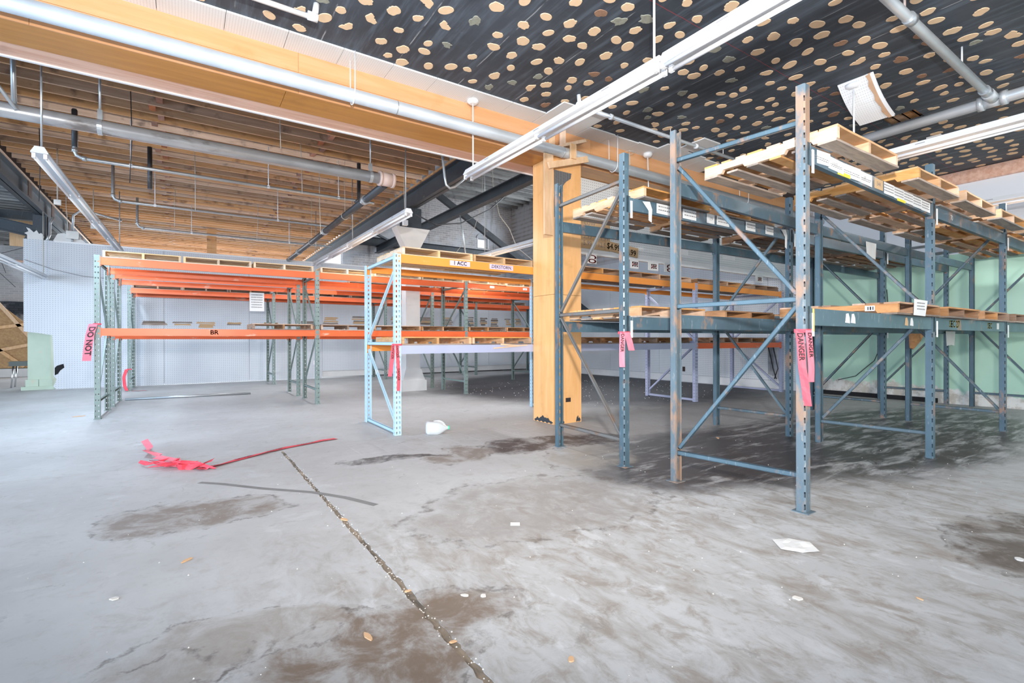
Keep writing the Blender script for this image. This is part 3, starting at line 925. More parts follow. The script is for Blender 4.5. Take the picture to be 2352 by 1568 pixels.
# timber panel seen above the pegboard, among the far joists
solo(MB().box(-5.05, -4.35, 23.93, 23.97, 4.75, 5.66), 'plywood_patch', M['lumber'], 'orange plywood patch behind the sloping beam at far left', 'panel')
solo(MB().box(0.72, 0.86, 21.85, 22.0, 4.4, 5.665).box(0.86, 1.03, 21.86, 22.0, 4.4, 5.665), 'timber_post', M['joist'], 'brown double timber post below the far joists', 'post')

# green pillar in the broken corner, white pillar by the racks
pg = thing('green_pillar', 'pale green peeling concrete pillar at the broken left end of the pegboard', 'pillar', (-3.55, 19.98, 0))
build(MB().box(-3.80, -3.30, 19.75, 20.2, 0.30, 1.72), 'shaft', M['pillar_green'], pg)
build(MB().box(-3.84, -3.56, 19.70, 20.25, 0.10, 0.30).box(-3.55, -3.26, 19.70, 20.25, 0.10, 0.30), 'pedestal', M['pillar_green'], pg)
build(MB().box(-3.92, -3.2, 19.63, 20.3, 0.0, 0.10), 'foot', M['pillar_green'], pg)
pw = thing('white_pillar', 'white painted square pillar on a stepped base behind the light blue rack', 'pillar', (5.37, 13.29, 0))
build(MB().box(5.00, 5.74, 13.03, 13.55, 0.0, 0.30), 'base_block', M['pillar_white'], pw)
def frustum(x0, x1, y0, y1, z0, X0, X1, Y0, Y1, z1):
    return MB().add([(x0, y0, z0), (x1, y0, z0), (x1, y1, z0), (x0, y1, z0), (X0, Y0, z1), (X1, Y0, z1), (X1, Y1, z1), (X0, Y1, z1)],
                    [(3, 2, 1, 0), (4, 5, 6, 7), (0, 1, 5, 4), (1, 2, 6, 5), (2, 3, 7, 6), (3, 0, 4, 7)])
build(frustum(5.04, 5.70, 13.05, 13.53, 0.30, 5.14, 5.60, 13.10, 13.48, 0.60), 'base_taper', M['pillar_white'], pw)
build(MB().box(5.16, 5.58, 13.12, 13.46, 0.60, 4.0), 'shaft', M['pillar_white'], pw)
build(frustum(5.16, 5.58, 13.12, 13.46, 4.0, 4.88, 5.88, 13.1, 13.48, 4.58), 'flared_head', M['pillar_white'], pw)
build(MB().box(5.12, 5.62, 13.1, 13.48, 4.58, 5.14), 'steel_stub', M['girder'], pw)
build(MB().box(5.2, 5.5, 13.11, 13.12, 2.42, 2.62), 'stencilled_box', M['paper'], pw)

# ------------------------------------------------------------------ PALLET RACKS
def post_corner_slot(h, wx, wy):
    """blue style: open channel with slots down both front corners"""
    mb = MB()
    c = 0.012
    t = 0.10
    x0, x1, y0, y1 = -wx / 2, wx / 2, -wy / 2, wy / 2
    # long faces
    mb.box(x0 + c, x1 - c, y0, y0 + 0.004, 0, h)
    mb.box(x0, x0 + 0.004, y0 + c, y1, 0, h)
    mb.box(x1 - 0.004, x1, y0 + c, y1, 0, h)
    mb.box(x0, x0 + 0.022, y1 - 0.004, y1, 0, h)
    mb.box(x1 - 0.022, x1, y1 - 0.004, y1, 0, h)
    d = math.hypot(c, c)
    mb.holed((x0, y0 + c, 0), Vector((c, -c, 0)) / d, (0, 0, 1), d, h, [d / 2], t, d * 0.86, 0.045)
    mb.holed((x1 - c, y0, 0), Vector((c, c, 0)) / d, (0, 0, 1), d, h, [d / 2], t, d * 0.86, 0.045)
    return mb

def post_keyhole(h, wx, wy, pitch=0.075, hw=0.020, hh=0.030):
    """two columns of holes on the front, channel behind"""
    mb = MB()
    x0, x1, y0, y1 = -wx / 2, wx / 2, -wy / 2, wy / 2
    mb.holed((x0, y0, 0), (1, 0, 0), (0, 0, 1), wx, h, [wx * 0.27, wx * 0.73], pitch, hw, hh)
    mb.holed((x0, y0 + 0.003, 0), (1, 0, 0), (0, 0, 1), wx, h, [wx * 0.27, wx * 0.73], pitch, hw, hh)
    mb.holed((x0, y0, 0), (0, 1, 0), (0, 0, 1), wy, h, [wy * 0.45], pitch, 0.012, 0.02)
    mb.holed((x1, y0, 0), (0, 1, 0), (0, 0, 1), wy, h, [wy * 0.45], pitch, 0.012, 0.02)
    mb.box(x0, x0 + 0.018, y1 - 0.003, y1, 0, h)
    mb.box(x1 - 0.018, x1, y1 - 0.003, y1, 0, h)
    return mb

def foot_plate(w=0.12):
    return MB().box(-w / 2, w / 2, -w / 2, w / 2, 0, 0.008)

def frame(rack, fp, bp, h, pmesh, bmat, struts, diags, sect=(0.03, 0.042), plate=None):
    """upright frame between a front and a back foot point"""
    W0 = WL[rack.name]
    for i, p in enumerate((fp, bp)):
        o = put(pmesh, 'post', rack, (p[0] - W0.x, p[1] - W0.y, 0), (0, 0, 0 if i == 0 else PI))
        reg(o, Vector((p[0], p[1], 0)))
        if plate:
            put(plate, 'foot_plate', o, (0, 0, 0))
    f, b = Vector((fp[0], fp[1] + 0.03, 0)), Vector((bp[0], bp[1] - 0.03, 0))
    for z in struts:
        build(MB().channel(f + Vector((0, 0, z)), b + Vector((0, 0, z)), *sect), 'strut', bmat, rack)
    for zf, zb in diags:
        build(MB().channel(f + Vector((0, 0.02, zf)), b + Vector((0, -0.02, zb)), sect[0] * 0.9, sect[1] * 0.85), 'diagonal_brace', bmat, rack)

def beam(rack, p, q, ztop, hgt, mat, front=True, step=True, clip=None):
    """load beam between two posts, world coordinates; front beam faces -Y"""
    s = -1 if front else 1
    y0, y1 = p[1], q[1]
    d = 0.045
    mb = MB()
    x0, x1 = p[0] + 0.05, q[0] - 0.05
    prof = [(0, 0), (0, hgt), (-s * 0.028, hgt), (-s * 0.028, hgt - 0.03), (-s * d, hgt - 0.03), (-s * d, 0)] if step else [(0, 0), (0, hgt), (-s * d, hgt), (-s * d, 0)]
    n = len(prof)
    vs = [(x0, y0 + s * 0.03 + a, ztop - hgt + b) for a, b in prof] + [(x1, y1 + s * 0.03 + a, ztop - hgt + b) for a, b in prof]
    fs = [tuple(range(n)), tuple(reversed(range(n, 2 * n)))] + [(i, n + i, n + (i + 1) % n, (i + 1) % n) for i in range(n)]
    if not front:
        fs = [tuple(reversed(f_)) for f_ in fs]
    mb.add(vs, fs)
    o = build(mb, 'beam', mat, rack)
    for (x, y, sx) in ((x0, y0, 1), (x1, y1, -1)):
        yy = y + s * 0.036
        build(MB().box(min(x, x - sx * 0.055), max(x, x - sx * 0.055), min(yy, yy - s * 0.006), max(yy, yy - s * 0.006), ztop - hgt - 0.03, ztop + 0.015)
              .box(min(x, x + sx * 0.006), max(x, x + sx * 0.006), min(yy, yy - s * 0.05), max(yy, yy - s * 0.05), ztop - hgt - 0.03, ztop + 0.015), 'end_connector', mat, o)
    if clip:
        yy = y0 + s * 0.05
        build(MB().box(x0 + 0.0, x0 + 0.028, min(yy, yy + 0.008), max(yy, yy + 0.008), ztop - hgt - 0.09, ztop - 0.04), 'safety_clip', M['clip'], o)
    return o

def sticker(bm, x0, x1, y, z0, z1, mat, text=None, tsize=0.05, tmat=None, tilt=0.0, bold=0.0):
    """paper stuck on a beam face that looks towards -Y"""
    cxm, czm = (x0 + x1) / 2, (z0 + z1) / 2
    ca, sa = math.cos(tilt), math.sin(tilt)
    pts = [(cxm + (x - cxm) * ca - (z - czm) * sa, czm + (x - cxm) * sa + (z - czm) * ca) for x, z in ((x0, z0), (x1, z0), (x1, z1), (x0, z1))]
    o = build(MB().prism(pts, y - 0.002, y, 'y'), 'paper_label', mat, bm)
    if text:
        build(text_mb(text, tsize, (cxm, y - 0.003, czm), (ca, 0, sa), (-sa, 0, ca), bold), 'lettering', tmat or M['ink'], o)
    return o

def text_lines(bm, x0, x1, y, z0, z1, n, mat, name='print'):
    mb = MB()
    for i in range(n):
        z = z1 - (z1 - z0) * (i + 0.7) / (n + 0.4)
        x = x0
        while x < x1 - 0.01:
            w = random.uniform(0.012, 0.035)
            mb.box(x, min(x + w, x1), y - 0.0015, y - 0.0005, z, z + (z1 - z0) / (n + 1) * 0.38)
            x += w + 0.010
    o = build(mb, name, mat, bm)
    o['kind'] = 'stuff'
    return o

# ---- blue racks
BH = 3.47
pm_blue = post_corner_slot(BH, 0.092, 0.072).mesh('post', M['blue'])
pm_rust = post_corner_slot(BH, 0.092, 0.072).mesh('post', M['rustblue'])
plate_blue = foot_plate(0.13).mesh('foot_plate', M['rustblue'])
ra = thing('blue_pallet_rack', 'near blue pallet rack with a red tape strip on its first post', 'pallet rack', (7.3, 2.65, 0), 'blue pallet racks')
rb = thing('blue_pallet_rack', 'rear blue pallet rack behind the near one, next to the wooden column', 'pallet rack', (7.3, 4.4, 0), 'blue pallet racks')
A = [((4.21, 2.04), (4.07, 3.19)), ((7.37, 2.13), (7.27, 3.32)), ((10.42, 2.13), (10.47, 3.33)), ((13.70, 2.12), (13.74, 3.28))]
B = [((4.08, 3.88), (4.14, 5.11)), ((7.36, 3.76), (7.34, 4.94)), ((10.48, 3.70), (10.48, 4.92)), ((13.72, 3.69), (13.72, 4.92))]
upz = [(1.78, 3.10), (1.68, 0.34)]        # front heights then back heights: back-high zigzag
dnz = [(3.08, 1.78), (0.33, 1.70)]
for i, (f_, b_) in enumerate(A):
    frame(ra, f_, b_, BH, pm_rust if i == 0 else pm_blue, M['brace'] if i else M['blue'], (0.29, 1.735, 3.18), upz if i in (0, 1) else dnz, plate=plate_blue if i == 0 else None)
for i, (f_, b_) in enumerate(B):
    frame(rb, f_, b_, BH, pm_blue, M['rod'] if i == 0 else M['brace'], (0.29, 1.735, 3.18), dnz if i in (0, 1) else upz, plate=plate_blue if i == 0 else None)
beamsA = {}
for row, rk, tg in ((A, ra, 'A'), (B, rb, 'B')):
    for i in range(3):
        for lv, zt in enumerate((1.66, 2.99)):
            hg = 0.14
            beamsA[(tg, i, lv, 'f')] = beam(rk, row[i][0], row[i + 1][0], zt, hg, M['blue'], True, True, clip=True)
            beamsA[(tg, i, lv, 'b')] = beam(rk, row[i][1], row[i + 1][1], zt - 0.005, hg, M['blue'], False, True)
# amber clip on the first beam
build(MB().box(4.262, 4.275, 1.985, 1.993, 1.47, 1.655), 'safety_clip', M['clipamber'], beamsA[('A', 0, 0, 'f')])
# papers on the near rack
def face_y(row, i, x):
    (xa, ya), (xb, yb) = row[i][0], row[i + 1][0]
    return ya + (yb - ya) * (x - xa) / (xb - xa) - 0.0305
bm = beamsA[('A', 0, 1, 'f')]
for x0, x1, z0, z1, tx, tl in ((4.30, 4.62, 2.875, 2.985, None, 0.05), (4.55, 4.88, 2.87, 2.975, '1117', -0.03), (4.86, 5.25, 2.865, 2.98, None, 0.02), (5.2, 5.52, 2.87, 2.98, '17', -0.02)):
    s_ = sticker(bm, x0, x1, face_y(A, 0, (x0 + x1) / 2) - 0.001 * random.randint(1, 3), z0, z1, M['paper'], tx, 0.045, M['inkgrey'], tl)
    text_lines(s_, x0 + 0.02, x1 - 0.03, face_y(A, 0, (x0 + x1) / 2) - 0.0045, z0 + 0.02, z1 - 0.05, 2, M['inkgrey'])
sticker(bm, 5.60, 5.80, face_y(A, 0, 5.7) - 0.001, 2.88, 2.98, M['card'], '544', 0.06, M['inkgrey'])
for i in range(5):
    x0 = 5.83 + i * 0.28
    s_ = sticker(bm, x0, x0 + 0.27, face_y(A, 0, x0 + 0.14) - 0.001, 2.87, 2.985, M['paper'])
    text_lines(s_, x0 + 0.02, x0 + 0.25, face_y(A, 0, x0 + 0.14) - 0.0035, 2.88, 2.975, 3, M['inkgrey'])
sticker(bm, 4.78, 5.02, face_y(A, 0, 4.9) - 0.004, 2.853, 2.885, M['yellow'])
sticker(bm, 6.2, 6.42, face_y(A, 0, 6.3) - 0.004, 2.853, 2.88, M['yellow'])
bm = beamsA[('A', 1, 1, 'f')]
build(text_mb('70', 0.09, (8.0, face_y(A, 1, 8.0) - 0.001, 2.92), (1, 0, 0), (0, 0, 1)), 'lettering', M['clip'], bm)
bm = beamsA[('A', 0, 0, 'f')]
for x in (4.93, 5.05, 6.42, 6.58):
    y = face_y(A, 0, x)
    pts = [(x, 1.555), (x + 0.09, 1.55), (x + 0.085, 1.6), (x + 0.06, 1.64), (x + 0.02, 1.635), (x + 0.01, 1.59)]
    build(MB().prism(pts, y - 0.002, y, 'y'), 'torn_label', M['card'] if x == 6.42 else M['paper'], bm)
bm = beamsA[('A', 1, 0, 'f')]
build(text_mb('SEC 27', 0.12, (8.1, face_y(A, 1, 8.1) - 0.001, 1.59), (1.1, 0, 0), (0, 0, 1), 0.004), 'lettering', M['yellow'], bm)
build(text_mb('SEC', 0.11, (9.6, face_y(A, 1, 9.6) - 0.001, 1.59), (1.1, 0, 0), (0, 0, 1), 0.004), 'lettering', M['yellow'], bm)
sticker(bm, 9.95, 10.05, face_y(A, 1, 10.0), 1.55, 1.64, M['paper'])
bm = beamsA[('B', 0, 1, 'f')]
for x0, x1, tx in ((4.55, 4.95, None), (5.0, 5.35, None), (5.45, 5.62, '19'), (5.64, 6.05, None), (6.25, 6.62, None), (6.7, 7.05, None)):
    s_ = sticker(bm, x0, x1, face_y(B, 0, (x0 + x1) / 2), 2.87, 2.985, M['paper'], tx, 0.07, M['inkgrey'])
    if not tx:
        text_lines(s_, x0 + 0.03, x1 - 0.03, face_y(B, 0, (x0 + x1) / 2) - 0.003, 2.88, 2.975, 2, M['inkgrey'])
for x, l in ((4.32, 0.22), (7.08, 0.26)):
    y = face_y(B, 0, x)
    mb = MB().prism([(x, 2.97), (x + 0.12, 2.985), (x + 0.16, 2.9), (x + 0.15, 2.97 - l), (x + 0.10, 2.99 - l), (x + 0.10, 2.88)], y - 0.012, y - 0.010, 'y')
    build(mb, 'hanging_paper', M['paper'], bm)
bm = beamsA[('A', 1, 1, 'b')]
build(MB().prism([(8.65, 2.9), (9.02, 2.9), (8.99, 2.65), (8.68, 2.69)], 3.276, 3.278, 'y'), 'hanging_paper', M['paper'], bm)
bm = beamsA[('A', 2, 0, 'b')]
build(MB().prism([(12.1, 1.56), (12.64, 1.56), (12.58, 1.28), (12.4, 1.30), (12.15, 1.28)], 3.262, 3.264, 'y'), 'hanging_paper', M['paper'], bm)

# ---- light blue rack with amber and lavender beams
LH = 2.70
pm_sky = post_keyhole(LH, 0.098, 0.075, 0.075, 0.020, 0.036).mesh('post', M['sky'])
pm_lav = post_keyhole(LH, 0.098, 0.075, 0.075, 0.018, 0.034).mesh('post', M['lav'])
rl = thing('orange_pallet_rack', 'amber-beamed pallet rack with a light blue end frame, beyond the milk jug', 'pallet rack', (8.0, 7.8, 0))
L = [((2.64, 7.07), (2.66, 8.53)), ((6.19, 7.075), (6.19, 8.53)), ((9.72, 7.075), (9.80, 8.53)), ((13.42, 7.075), (13.45, 8.53))]
for i, (f_, b_) in enumerate(L):
    m_, p_ = (M['sky'], pm_sky) if i < 2 else (M['lav'], pm_lav)
    frame(rl, f_, b_, LH, p_, m_, (0.04, 1.36, 2.66), [(2.50, 1.45), (0.16, 1.25)] if i != 2 else [(1.45, 2.5), (1.25, 0.16)], (0.036, 0.05))
beamsL = {}
for i in range(3):
    beamsL[(i, 1, 'f')] = beam(rl, L[i][0], L[i + 1][0], 2.695, 0.128, M['amber'])
    beamsL[(i, 1, 'b')] = beam(rl, L[i][1], L[i + 1][1], 2.695, 0.11, M['amber'], False)
    beamsL[(i, 0, 'f')] = beam(rl, L[i][0], L[i + 1][0], 1.335, 0.128, M['lav'] if i < 2 else M['orange'])
    beamsL[(i, 0, 'b')] = beam(rl, L[i][1], L[i + 1][1], 1.335, 0.11, M['amber'], False)
y = 7.07 - 0.02
sticker(beamsL[(0, 1, 'f')], 3.50, 3.86, 7.0395, 2.595, 2.675, M['pinkpaper'], '1 ACC', 0.085, M['ink'], 0.0, 0.003)
sticker(beamsL[(0, 1, 'f')], 4.23, 4.70, 7.0405, 2.595, 2.68, M['pinkpaper'], '.DEKSTORN.', 0.075, M['ink'], 0.0, 0.001)

# ---- orange racks with grey-green uprights
OH = 2.97
pm_green = post_keyhole(OH, 0.085, 0.075, 0.10, 0.018, 0.026).mesh('post', M['green'])
plate_green = foot_plate(0.11).mesh('foot_plate', M['green'])
def orange_rack(label, xs, y0, y1, levels, dz):
    rk = thing('orange_pallet_rack', label, 'pallet rack', (xs[1], (y0 + y1) / 2, 0), 'orange pallet racks with grey-green uprights')
    fr = [((x, y0), (x, y1)) for x in xs]
    for i, (f_, b_) in enumerate(fr):
        frame(rk, f_, b_, OH, pm_green, M['green'], (0.32, 2.86), [(2.75, 1.70), (0.45, 1.60)] if i % 2 == 0 else [(1.65, 2.75), (1.55, 0.45)], (0.034, 0.045), plate_green)
    bs = {}
    for i in range(len(xs) - 1):
        for lv, zt in enumerate(levels):
            bs[(i, lv)] = beam(rk, fr[i][0], fr[i + 1][0], zt, 0.135, M['orange'])
            beam(rk, fr[i][1], fr[i + 1][1], zt - dz, 0.12, M['orange'], False)
    return rk, bs
r1, b1 = orange_rack('front orange pallet rack with the letters BR on its lower beam', [-1.31, 2.47, 6.22, 9.93], 11.58, 12.96, (1.645, 2.93), 0.02)
r2, b2 = orange_rack('middle orange pallet rack standing back to back with the front one', [-1.29, 2.44, 6.17, 9.93], 13.60, 14.90, (1.60, 2.90), 0.02)
r3, b3 = orange_rack('rear orange pallet rack along the white pegboard back wall', [-1.30, 2.42, 6.15, 9.95, 13.5], 17.65, 19.02, (2.92,), 0.02)
build(text_mb('BR', 0.125, (0.50, 11.5485, 1.577), (1, 0, 0), (0, 0, 1), 0.004), 'lettering', M['ink'], b1[(0, 0)])
for x, tx in ((6.95, '108'), (8.05, '109')):
    sticker(b1[(2, 1)], x, x + 0.14, 11.5495, 2.84, 2.90, M['paper'], tx, 0.04, M['ink'])
build(text_mb('1011', 0.05, (9.2, 11.549, 1.57), (1, 0, 0), (0, 0, 1), 0.002), 'lettering', M['ink'], b1[(2, 0)])
nt = thing('paper_notice', 'white printed notice hanging from the rear orange rack beam', 'notice', (1.9, 17.6, 2.6))
build(MB().box(1.72, 2.14, 17.60, 17.605, 2.36, 2.95), 'sheet', M['paper'], nt)
text_lines(nt, 1.77, 2.09, 17.598, 2.42, 2.92, 6, M['inkgrey'])

# ------------------------------------------------------------------ PALLETS
PW, PL = 1.20, 1.20
def stringer_mesh(mat):
    pts = [(-PL / 2, 0), (-0.42, 0), (-0.40, 0.032), (-0.20, 0.032), (-0.18, 0), (0.18, 0), (0.20, 0.032), (0.40, 0.032), (0.42, 0), (PL / 2, 0), (PL / 2, 0.092), (-PL / 2, 0.092)]
    return MB().prism(pts, -0.02, 0.02, 'x').mesh('stringer', mat)
def board_mesh(w, mat, seed):
    r = random.Random(seed)
    n = 6
    a = [(-PW / 2 + PW * i / n, -w / 2 + r.uniform(-0.004, 0.004)) for i in range(n + 1)]
    b = [(PW / 2 - PW * i / n, w / 2 + r.uniform(-0.004, 0.004)) for i in range(n + 1)]
    return MB().prism(a + b, 0, 0.018, 'z').mesh('deck_board', mat)
kinds = {}
for kname, mm, bmm in (('fresh', M['pallet_new'], M['pallet_new']), ('weathered', M['pallet_old'], M['board_grey']), ('pale', M['pallet_pale'], M['pallet_pale'])):
    bmesh_bottom = M['board_grey'] if kname != 'pale' else M['pallet_pale']
    kinds[kname] = (stringer_mesh(mm), [board_mesh(w, mm, s) for w, s in ((0.14, 1), (0.10, 2), (0.09, 3), (0.12, 4))],
                    [board_mesh(w, mt_, s + 10) for w, s, mt_ in ((0.14, 1, bmesh_bottom), (0.11, 2, bmesh_bottom), (0.12, 3, mm), (0.10, 4, mm))])
ORD = ['first', 'second', 'third', 'fourth', 'fifth', 'sixth', 'seventh', 'eighth', 'ninth', 'tenth', 'eleventh', 'twelfth']

def pallet(kind, x, y, z, label, group, rz=0.0, parts=True, drop=(), sx=1.0):
    t = thing('wooden_pallet', label, 'pallet', (x, y, z), group, rz)
    st, tb, bb_ = kinds[kind]
    for sx_ in (-1, 0, 1):
        put(st, 'stringer', t, (sx_ * (PW / 2 - 0.02), 0, 0.018))
    ys = [-0.53, -0.385, -0.235, -0.08, 0.08, 0.235, 0.385, 0.53]
    for i, yy in enumerate(ys):
        if i in drop:
            continue
        put(tb[0] if i in (0, 7) else random.choice(tb), 'deck_board', t, (0, yy + random.uniform(-0.015, 0.015), 0.11), (0, 0, random.uniform(-0.012, 0.012)))
    for i, yy in enumerate((-0.53, -0.30, -0.10, 0.10, 0.30, 0.53)):
        put(bb_[0] if i in (0, 5) else random.choice(bb_), 'bottom_board', t, (0, yy, 0.0), (0, 0, random.uniform(-0.015, 0.015)))
    return t

def pallet_row(xs, y, z, kindf, place, group, jitter=0.02, sc=None):
    n = len(xs)
    for i, x in enumerate(xs):
        kd = kindf(i)
        yy = y + random.uniform(-jitter, jitter)
        t = pallet(kd, x, yy, z, '%s wooden pallet, %s from the left, %s' % (kd, ORD[i], place), group, random.uniform(-0.005, 0.005), drop=(random.choice((2, 3, 4)),) if kd == 'weathered' and random.random() < 0.4 else ())
        if sc:
            t.scale = (sc[i], 1, 1)

BLUEP, AMBP, ORP = 'pallets on the blue racks', 'pallets on the amber-beamed rack', 'pallets on the orange racks'
pallet_row([4.93, 6.66, 8.08, 9.55, 11.14, 12.55], 2.44, 2.992, lambda i: 'fresh', 'upper level of the near blue rack', BLUEP, 0.01)
pallet_row([6.65, 8.12, 9.56, 11.14, 12.55], 2.62, 1.662, lambda i: 'weathered', 'lower level of the near blue rack', BLUEP)
pallet_row([4.86, 6.35, 8.12, 9.56, 11.18, 12.55], 4.36, 2.992, lambda i: 'fresh' if i < 2 else 'weathered', 'upper level of the rear blue rack', BLUEP, 0.01)
pallet_row([4.86, 6.45, 8.12], 4.42, 1.662, lambda i: 'fresh' if i == 0 else 'weathered', 'lower level of the rear blue rack', BLUEP)
LX = [3.34, 4.57, 6.85, 7.97, 9.08, 10.39, 11.57, 12.73]
LS = [1.0, 1.0, 0.91, 0.91, 0.91, 0.95, 0.95, 0.95]
pallet_row(LX, 7.70, 2.697, lambda i: 'pale' if i < 2 else 'weathered' if i % 2 else 'fresh', 'upper level of the amber-beamed rack', AMBP, 0.02, LS)
pallet_row(LX, 7.76, 1.337, lambda i: 'fresh' if i < 2 else 'weathered', 'lower level of the amber-beamed rack', AMBP, 0.02, LS)
pallet_row([-0.64, 0.58, 1.80, 3.14, 4.35, 5.555, 6.89, 8.085, 9.27], 12.15, 2.932, lambda i: 'pale', 'upper level of the front orange rack', ORP, 0.02, [0.985] * 12)
pallet_row([1.78, 3.14, 4.35, 5.555, 6.89, 8.085, 9.27], 12.15, 1.647, lambda i: 'weathered', 'lower level of the front orange rack', ORP, 0.02, [0.985] * 12)
pallet_row([4.3, 5.51, 6.86, 8.06, 9.27], 14.2, 2.902, lambda i: 'weathered', 'upper level of the middle orange rack', ORP, 0.02, [0.985] * 12)
pallet_row([-0.64, 0.56, 1.76, 3.09, 4.29, 5.49, 6.82, 8.05, 9.27, 10.63, 11.85], 18.25, 2.922, lambda i: 'weathered', 'on the rear orange rack', ORP, 0.02, [0.985] * 12)
solo(MB().prism([(10.15, 1.505), (10.80, 1.505), (10.62, 1.38), (10.30, 1.24), (10.20, 1.26)], 3.20, 3.225, 'y'), 'splintered_board', M['pallet_old'], 'splintered brown board hanging under the near blue rack lower beam', 'board')
# broken pallet slat hanging over the lavender beam, white tags on the near pallets
solo(MB().bar((4.30, 7.034, 1.275), (4.98, 7.03, 1.325), 0.012, 0.02).bar((4.44, 7.03, 1.34), (4.80, 7.03, 1.31), 0.012, 0.03), 'broken_slat', M['pallet_new'], 'broken wooden slat hanging in front of the lavender beam', 'slat')
tg_ = thing('paper_notice', 'white paper sheet hanging over the pallet on the near blue rack', 'notice', (6.62, 1.99, 1.68))
build(MB().prism([(6.40, 1.66), (6.72, 1.655), (6.79, 1.825), (6.42, 1.83)], 1.985, 1.99, 'y'), 'sheet', M['paper'], tg_)
text_lines(tg_, 6.48, 6.70, 1.984, 1.70, 1.81, 3, M['inkgrey'])
bt = thing('barcode_tag', 'small white barcode tag on a weathered pallet of the near blue rack', 'tag', (6.0, 2.2, 1.70))
build(MB().box(6.040, 6.046, 2.21, 2.30, 1.705, 1.76), 'tag_sheet', M['paper'], bt)
build(MB().box(6.038, 6.04, 2.22, 2.23, 1.715, 1.75).box(6.038, 6.04, 2.24, 2.255, 1.715, 1.75).box(6.038, 6.04, 2.265, 2.275, 1.715, 1.75), 'bars', M['ink'], bt)['kind'] = 'stuff'

# ------------------------------------------------------------------ PIPES
def collar(mb, p, d, r, l=0.05, n=14):
    p, d = Vector(p), Vector(d).normalized()
    return mb.tube([p - d * l / 2, p + d * l / 2], r, n)
pp = thing('sprinkler_main', 'large silver pipe running along the orange soffit', 'pipe', (4, 6.3, 4.41))
build(MB().tube([(-4, 6.30, 4.495), (RX, 6.30, 4.495)], 0.084, 24), 'pipe', M['silver'], pp)
for x in (2.35, 5.18, 8.6, 11.4):
    build(collar(MB(), (x, 6.3, 4.495), (1, 0, 0), 0.087, 0.012, 20), 'joint_ring', M['galv'], pp)
for x in (1.78, 6.35, 10.4):
    pts = [(x, 6.19, ZC), (x, 6.195, 4.6)] + [(x, 6.3 - 0.105 * math.cos(a), 4.495 - 0.105 * math.sin(a)) for a in [PI * i / 8 for i in range(9)]] + [(x, 6.405, 4.6), (x, 6.41, ZC)]
    build(MB().tube(pts, 0.007, 6), 'hanger_loop', M['white'], pp)

pp = thing('steel_pipe', 'scratched bare steel pipe hanging under the joists at left', 'pipe', (0, 9.0, 4.3))
build(MB().tube([(-9, 9.0, 4.42), (3.05, 9.0, 4.42)], 0.098, 22), 'pipe', M['steelpipe'], pp)
mb = MB()
collar(mb, (3.16, 9.0, 4.42), (1, 0, 0), 0.125, 0.24, 20)
collar(mb, (3.28, 9.0, 4.42), (1, 0, 0), 0.135, 0.05, 20)
collar(mb, (3.04, 9.0, 4.42), (1, 0, 0), 0.135, 0.05, 20)
build(mb, 'elbow_fitting', M['rustpipe'], pp)
for x in (-0.98, 2.86, -4.0):
    pts = [(x, 9.0 + 0.104 * math.cos(a), 4.42 + 0.104 * math.sin(a)) for a in [PI * 2 * i / 20 for i in range(21)]]
    mb = MB()
    for a, b in zip(pts, pts[1:]):
        mb.bar(a, b, 0.055, 0.006, (0, (a[1] + b[1]) / 2 - 9.0, (a[2] + b[2]) / 2 - 4.42))
    mb.box(x - 0.028, x + 0.028, 8.97, 8.976, 4.52, 4.66).box(x - 0.028, x + 0.028, 9.024, 9.03, 4.52, 4.66)
    mb.tube([(x, 9.0, 4.6), (x, 9.0, 5.66)], 0.014, 8)
    build(mb, 'strap_hanger', M['galv'], pp)
pp = thing('iron_pipe', 'black iron pipe running back from the bare steel pipe end', 'pipe', (3.17, 14, 4.2))
build(MB().tube([(3.17, 9.13, 4.36), (3.17, 20.5, 4.36)], 0.072, 16), 'pipe', M['blackpipe'], pp)
for y in (10.35, 13.9, 17.5):
    build(collar(MB(), (3.17, y, 4.36), (0, 1, 0), 0.092, 0.14, 16), 'coupling', M['galv'], pp)
for y in (11.9, 15.6, 19.0):
    build(MB().tube([(3.17 + 0.085 * math.sin(a), y, 4.36 - 0.085 * math.cos(a)) for a in [-PI * 0.8 + PI * 1.6 * i / 10 for i in range(11)]], 0.006, 6)
          .tube([(3.17, y, 4.45), (3.17, y, 5.66)], 0.005, 6), 'hanger_rod', M['wirewhite'], pp)

def drop_line(name, label, y, x0, x1, z, ztop, r, drops, mat=M['galv']):
    pp = thing(name, label, 'pipe', (x0, y, z))
    build(MB().tube([(x0, y, ztop), (x0, y, z + 0.12), (x0 + 0.03, y, z + 0.04), (x0 + 0.12, y, z), (x1, y, z)], r, 10), 'pipe', mat, pp)
    for x in drops:
        build(MB().tube([(x, y, z), (x, y, ztop)], 0.009, 6).box(x - 0.025, x + 0.025, y - 0.03, y + 0.03, z - 0.03, z + 0.03), 'hanger_rod', M['white'], pp)
    build(collar(MB(), (x0, y, z + 0.13), (0, 0, 1), r * 1.35, 0.06), 'elbow_fitting', M['galv'], pp)
    build(collar(MB(), (x0 + 0.14, y, z), (1, 0, 0), r * 1.35, 0.06), 'elbow_fitting', M['galv'], pp)
    return pp
drop_line('sprinkler_branch', 'thin steel branch pipe below the joists, nearest the steel pipe', 12.0, -1.67, 3.9, 4.79, 5.68, 0.033, (-0.85, 1.55, 3.05))
drop_line('sprinkler_branch', 'thin steel branch pipe below the joists, middle of the three', 15.2, -1.42, 3.6, 4.80, 5.68, 0.033, (-0.6, 2.2))
drop_line('sprinkler_branch', 'thin steel branch pipe below the joists, farthest of the three', 18.3, -1.15, 4.4, 4.78, 5.68, 0.033, (0.2, 3.0))
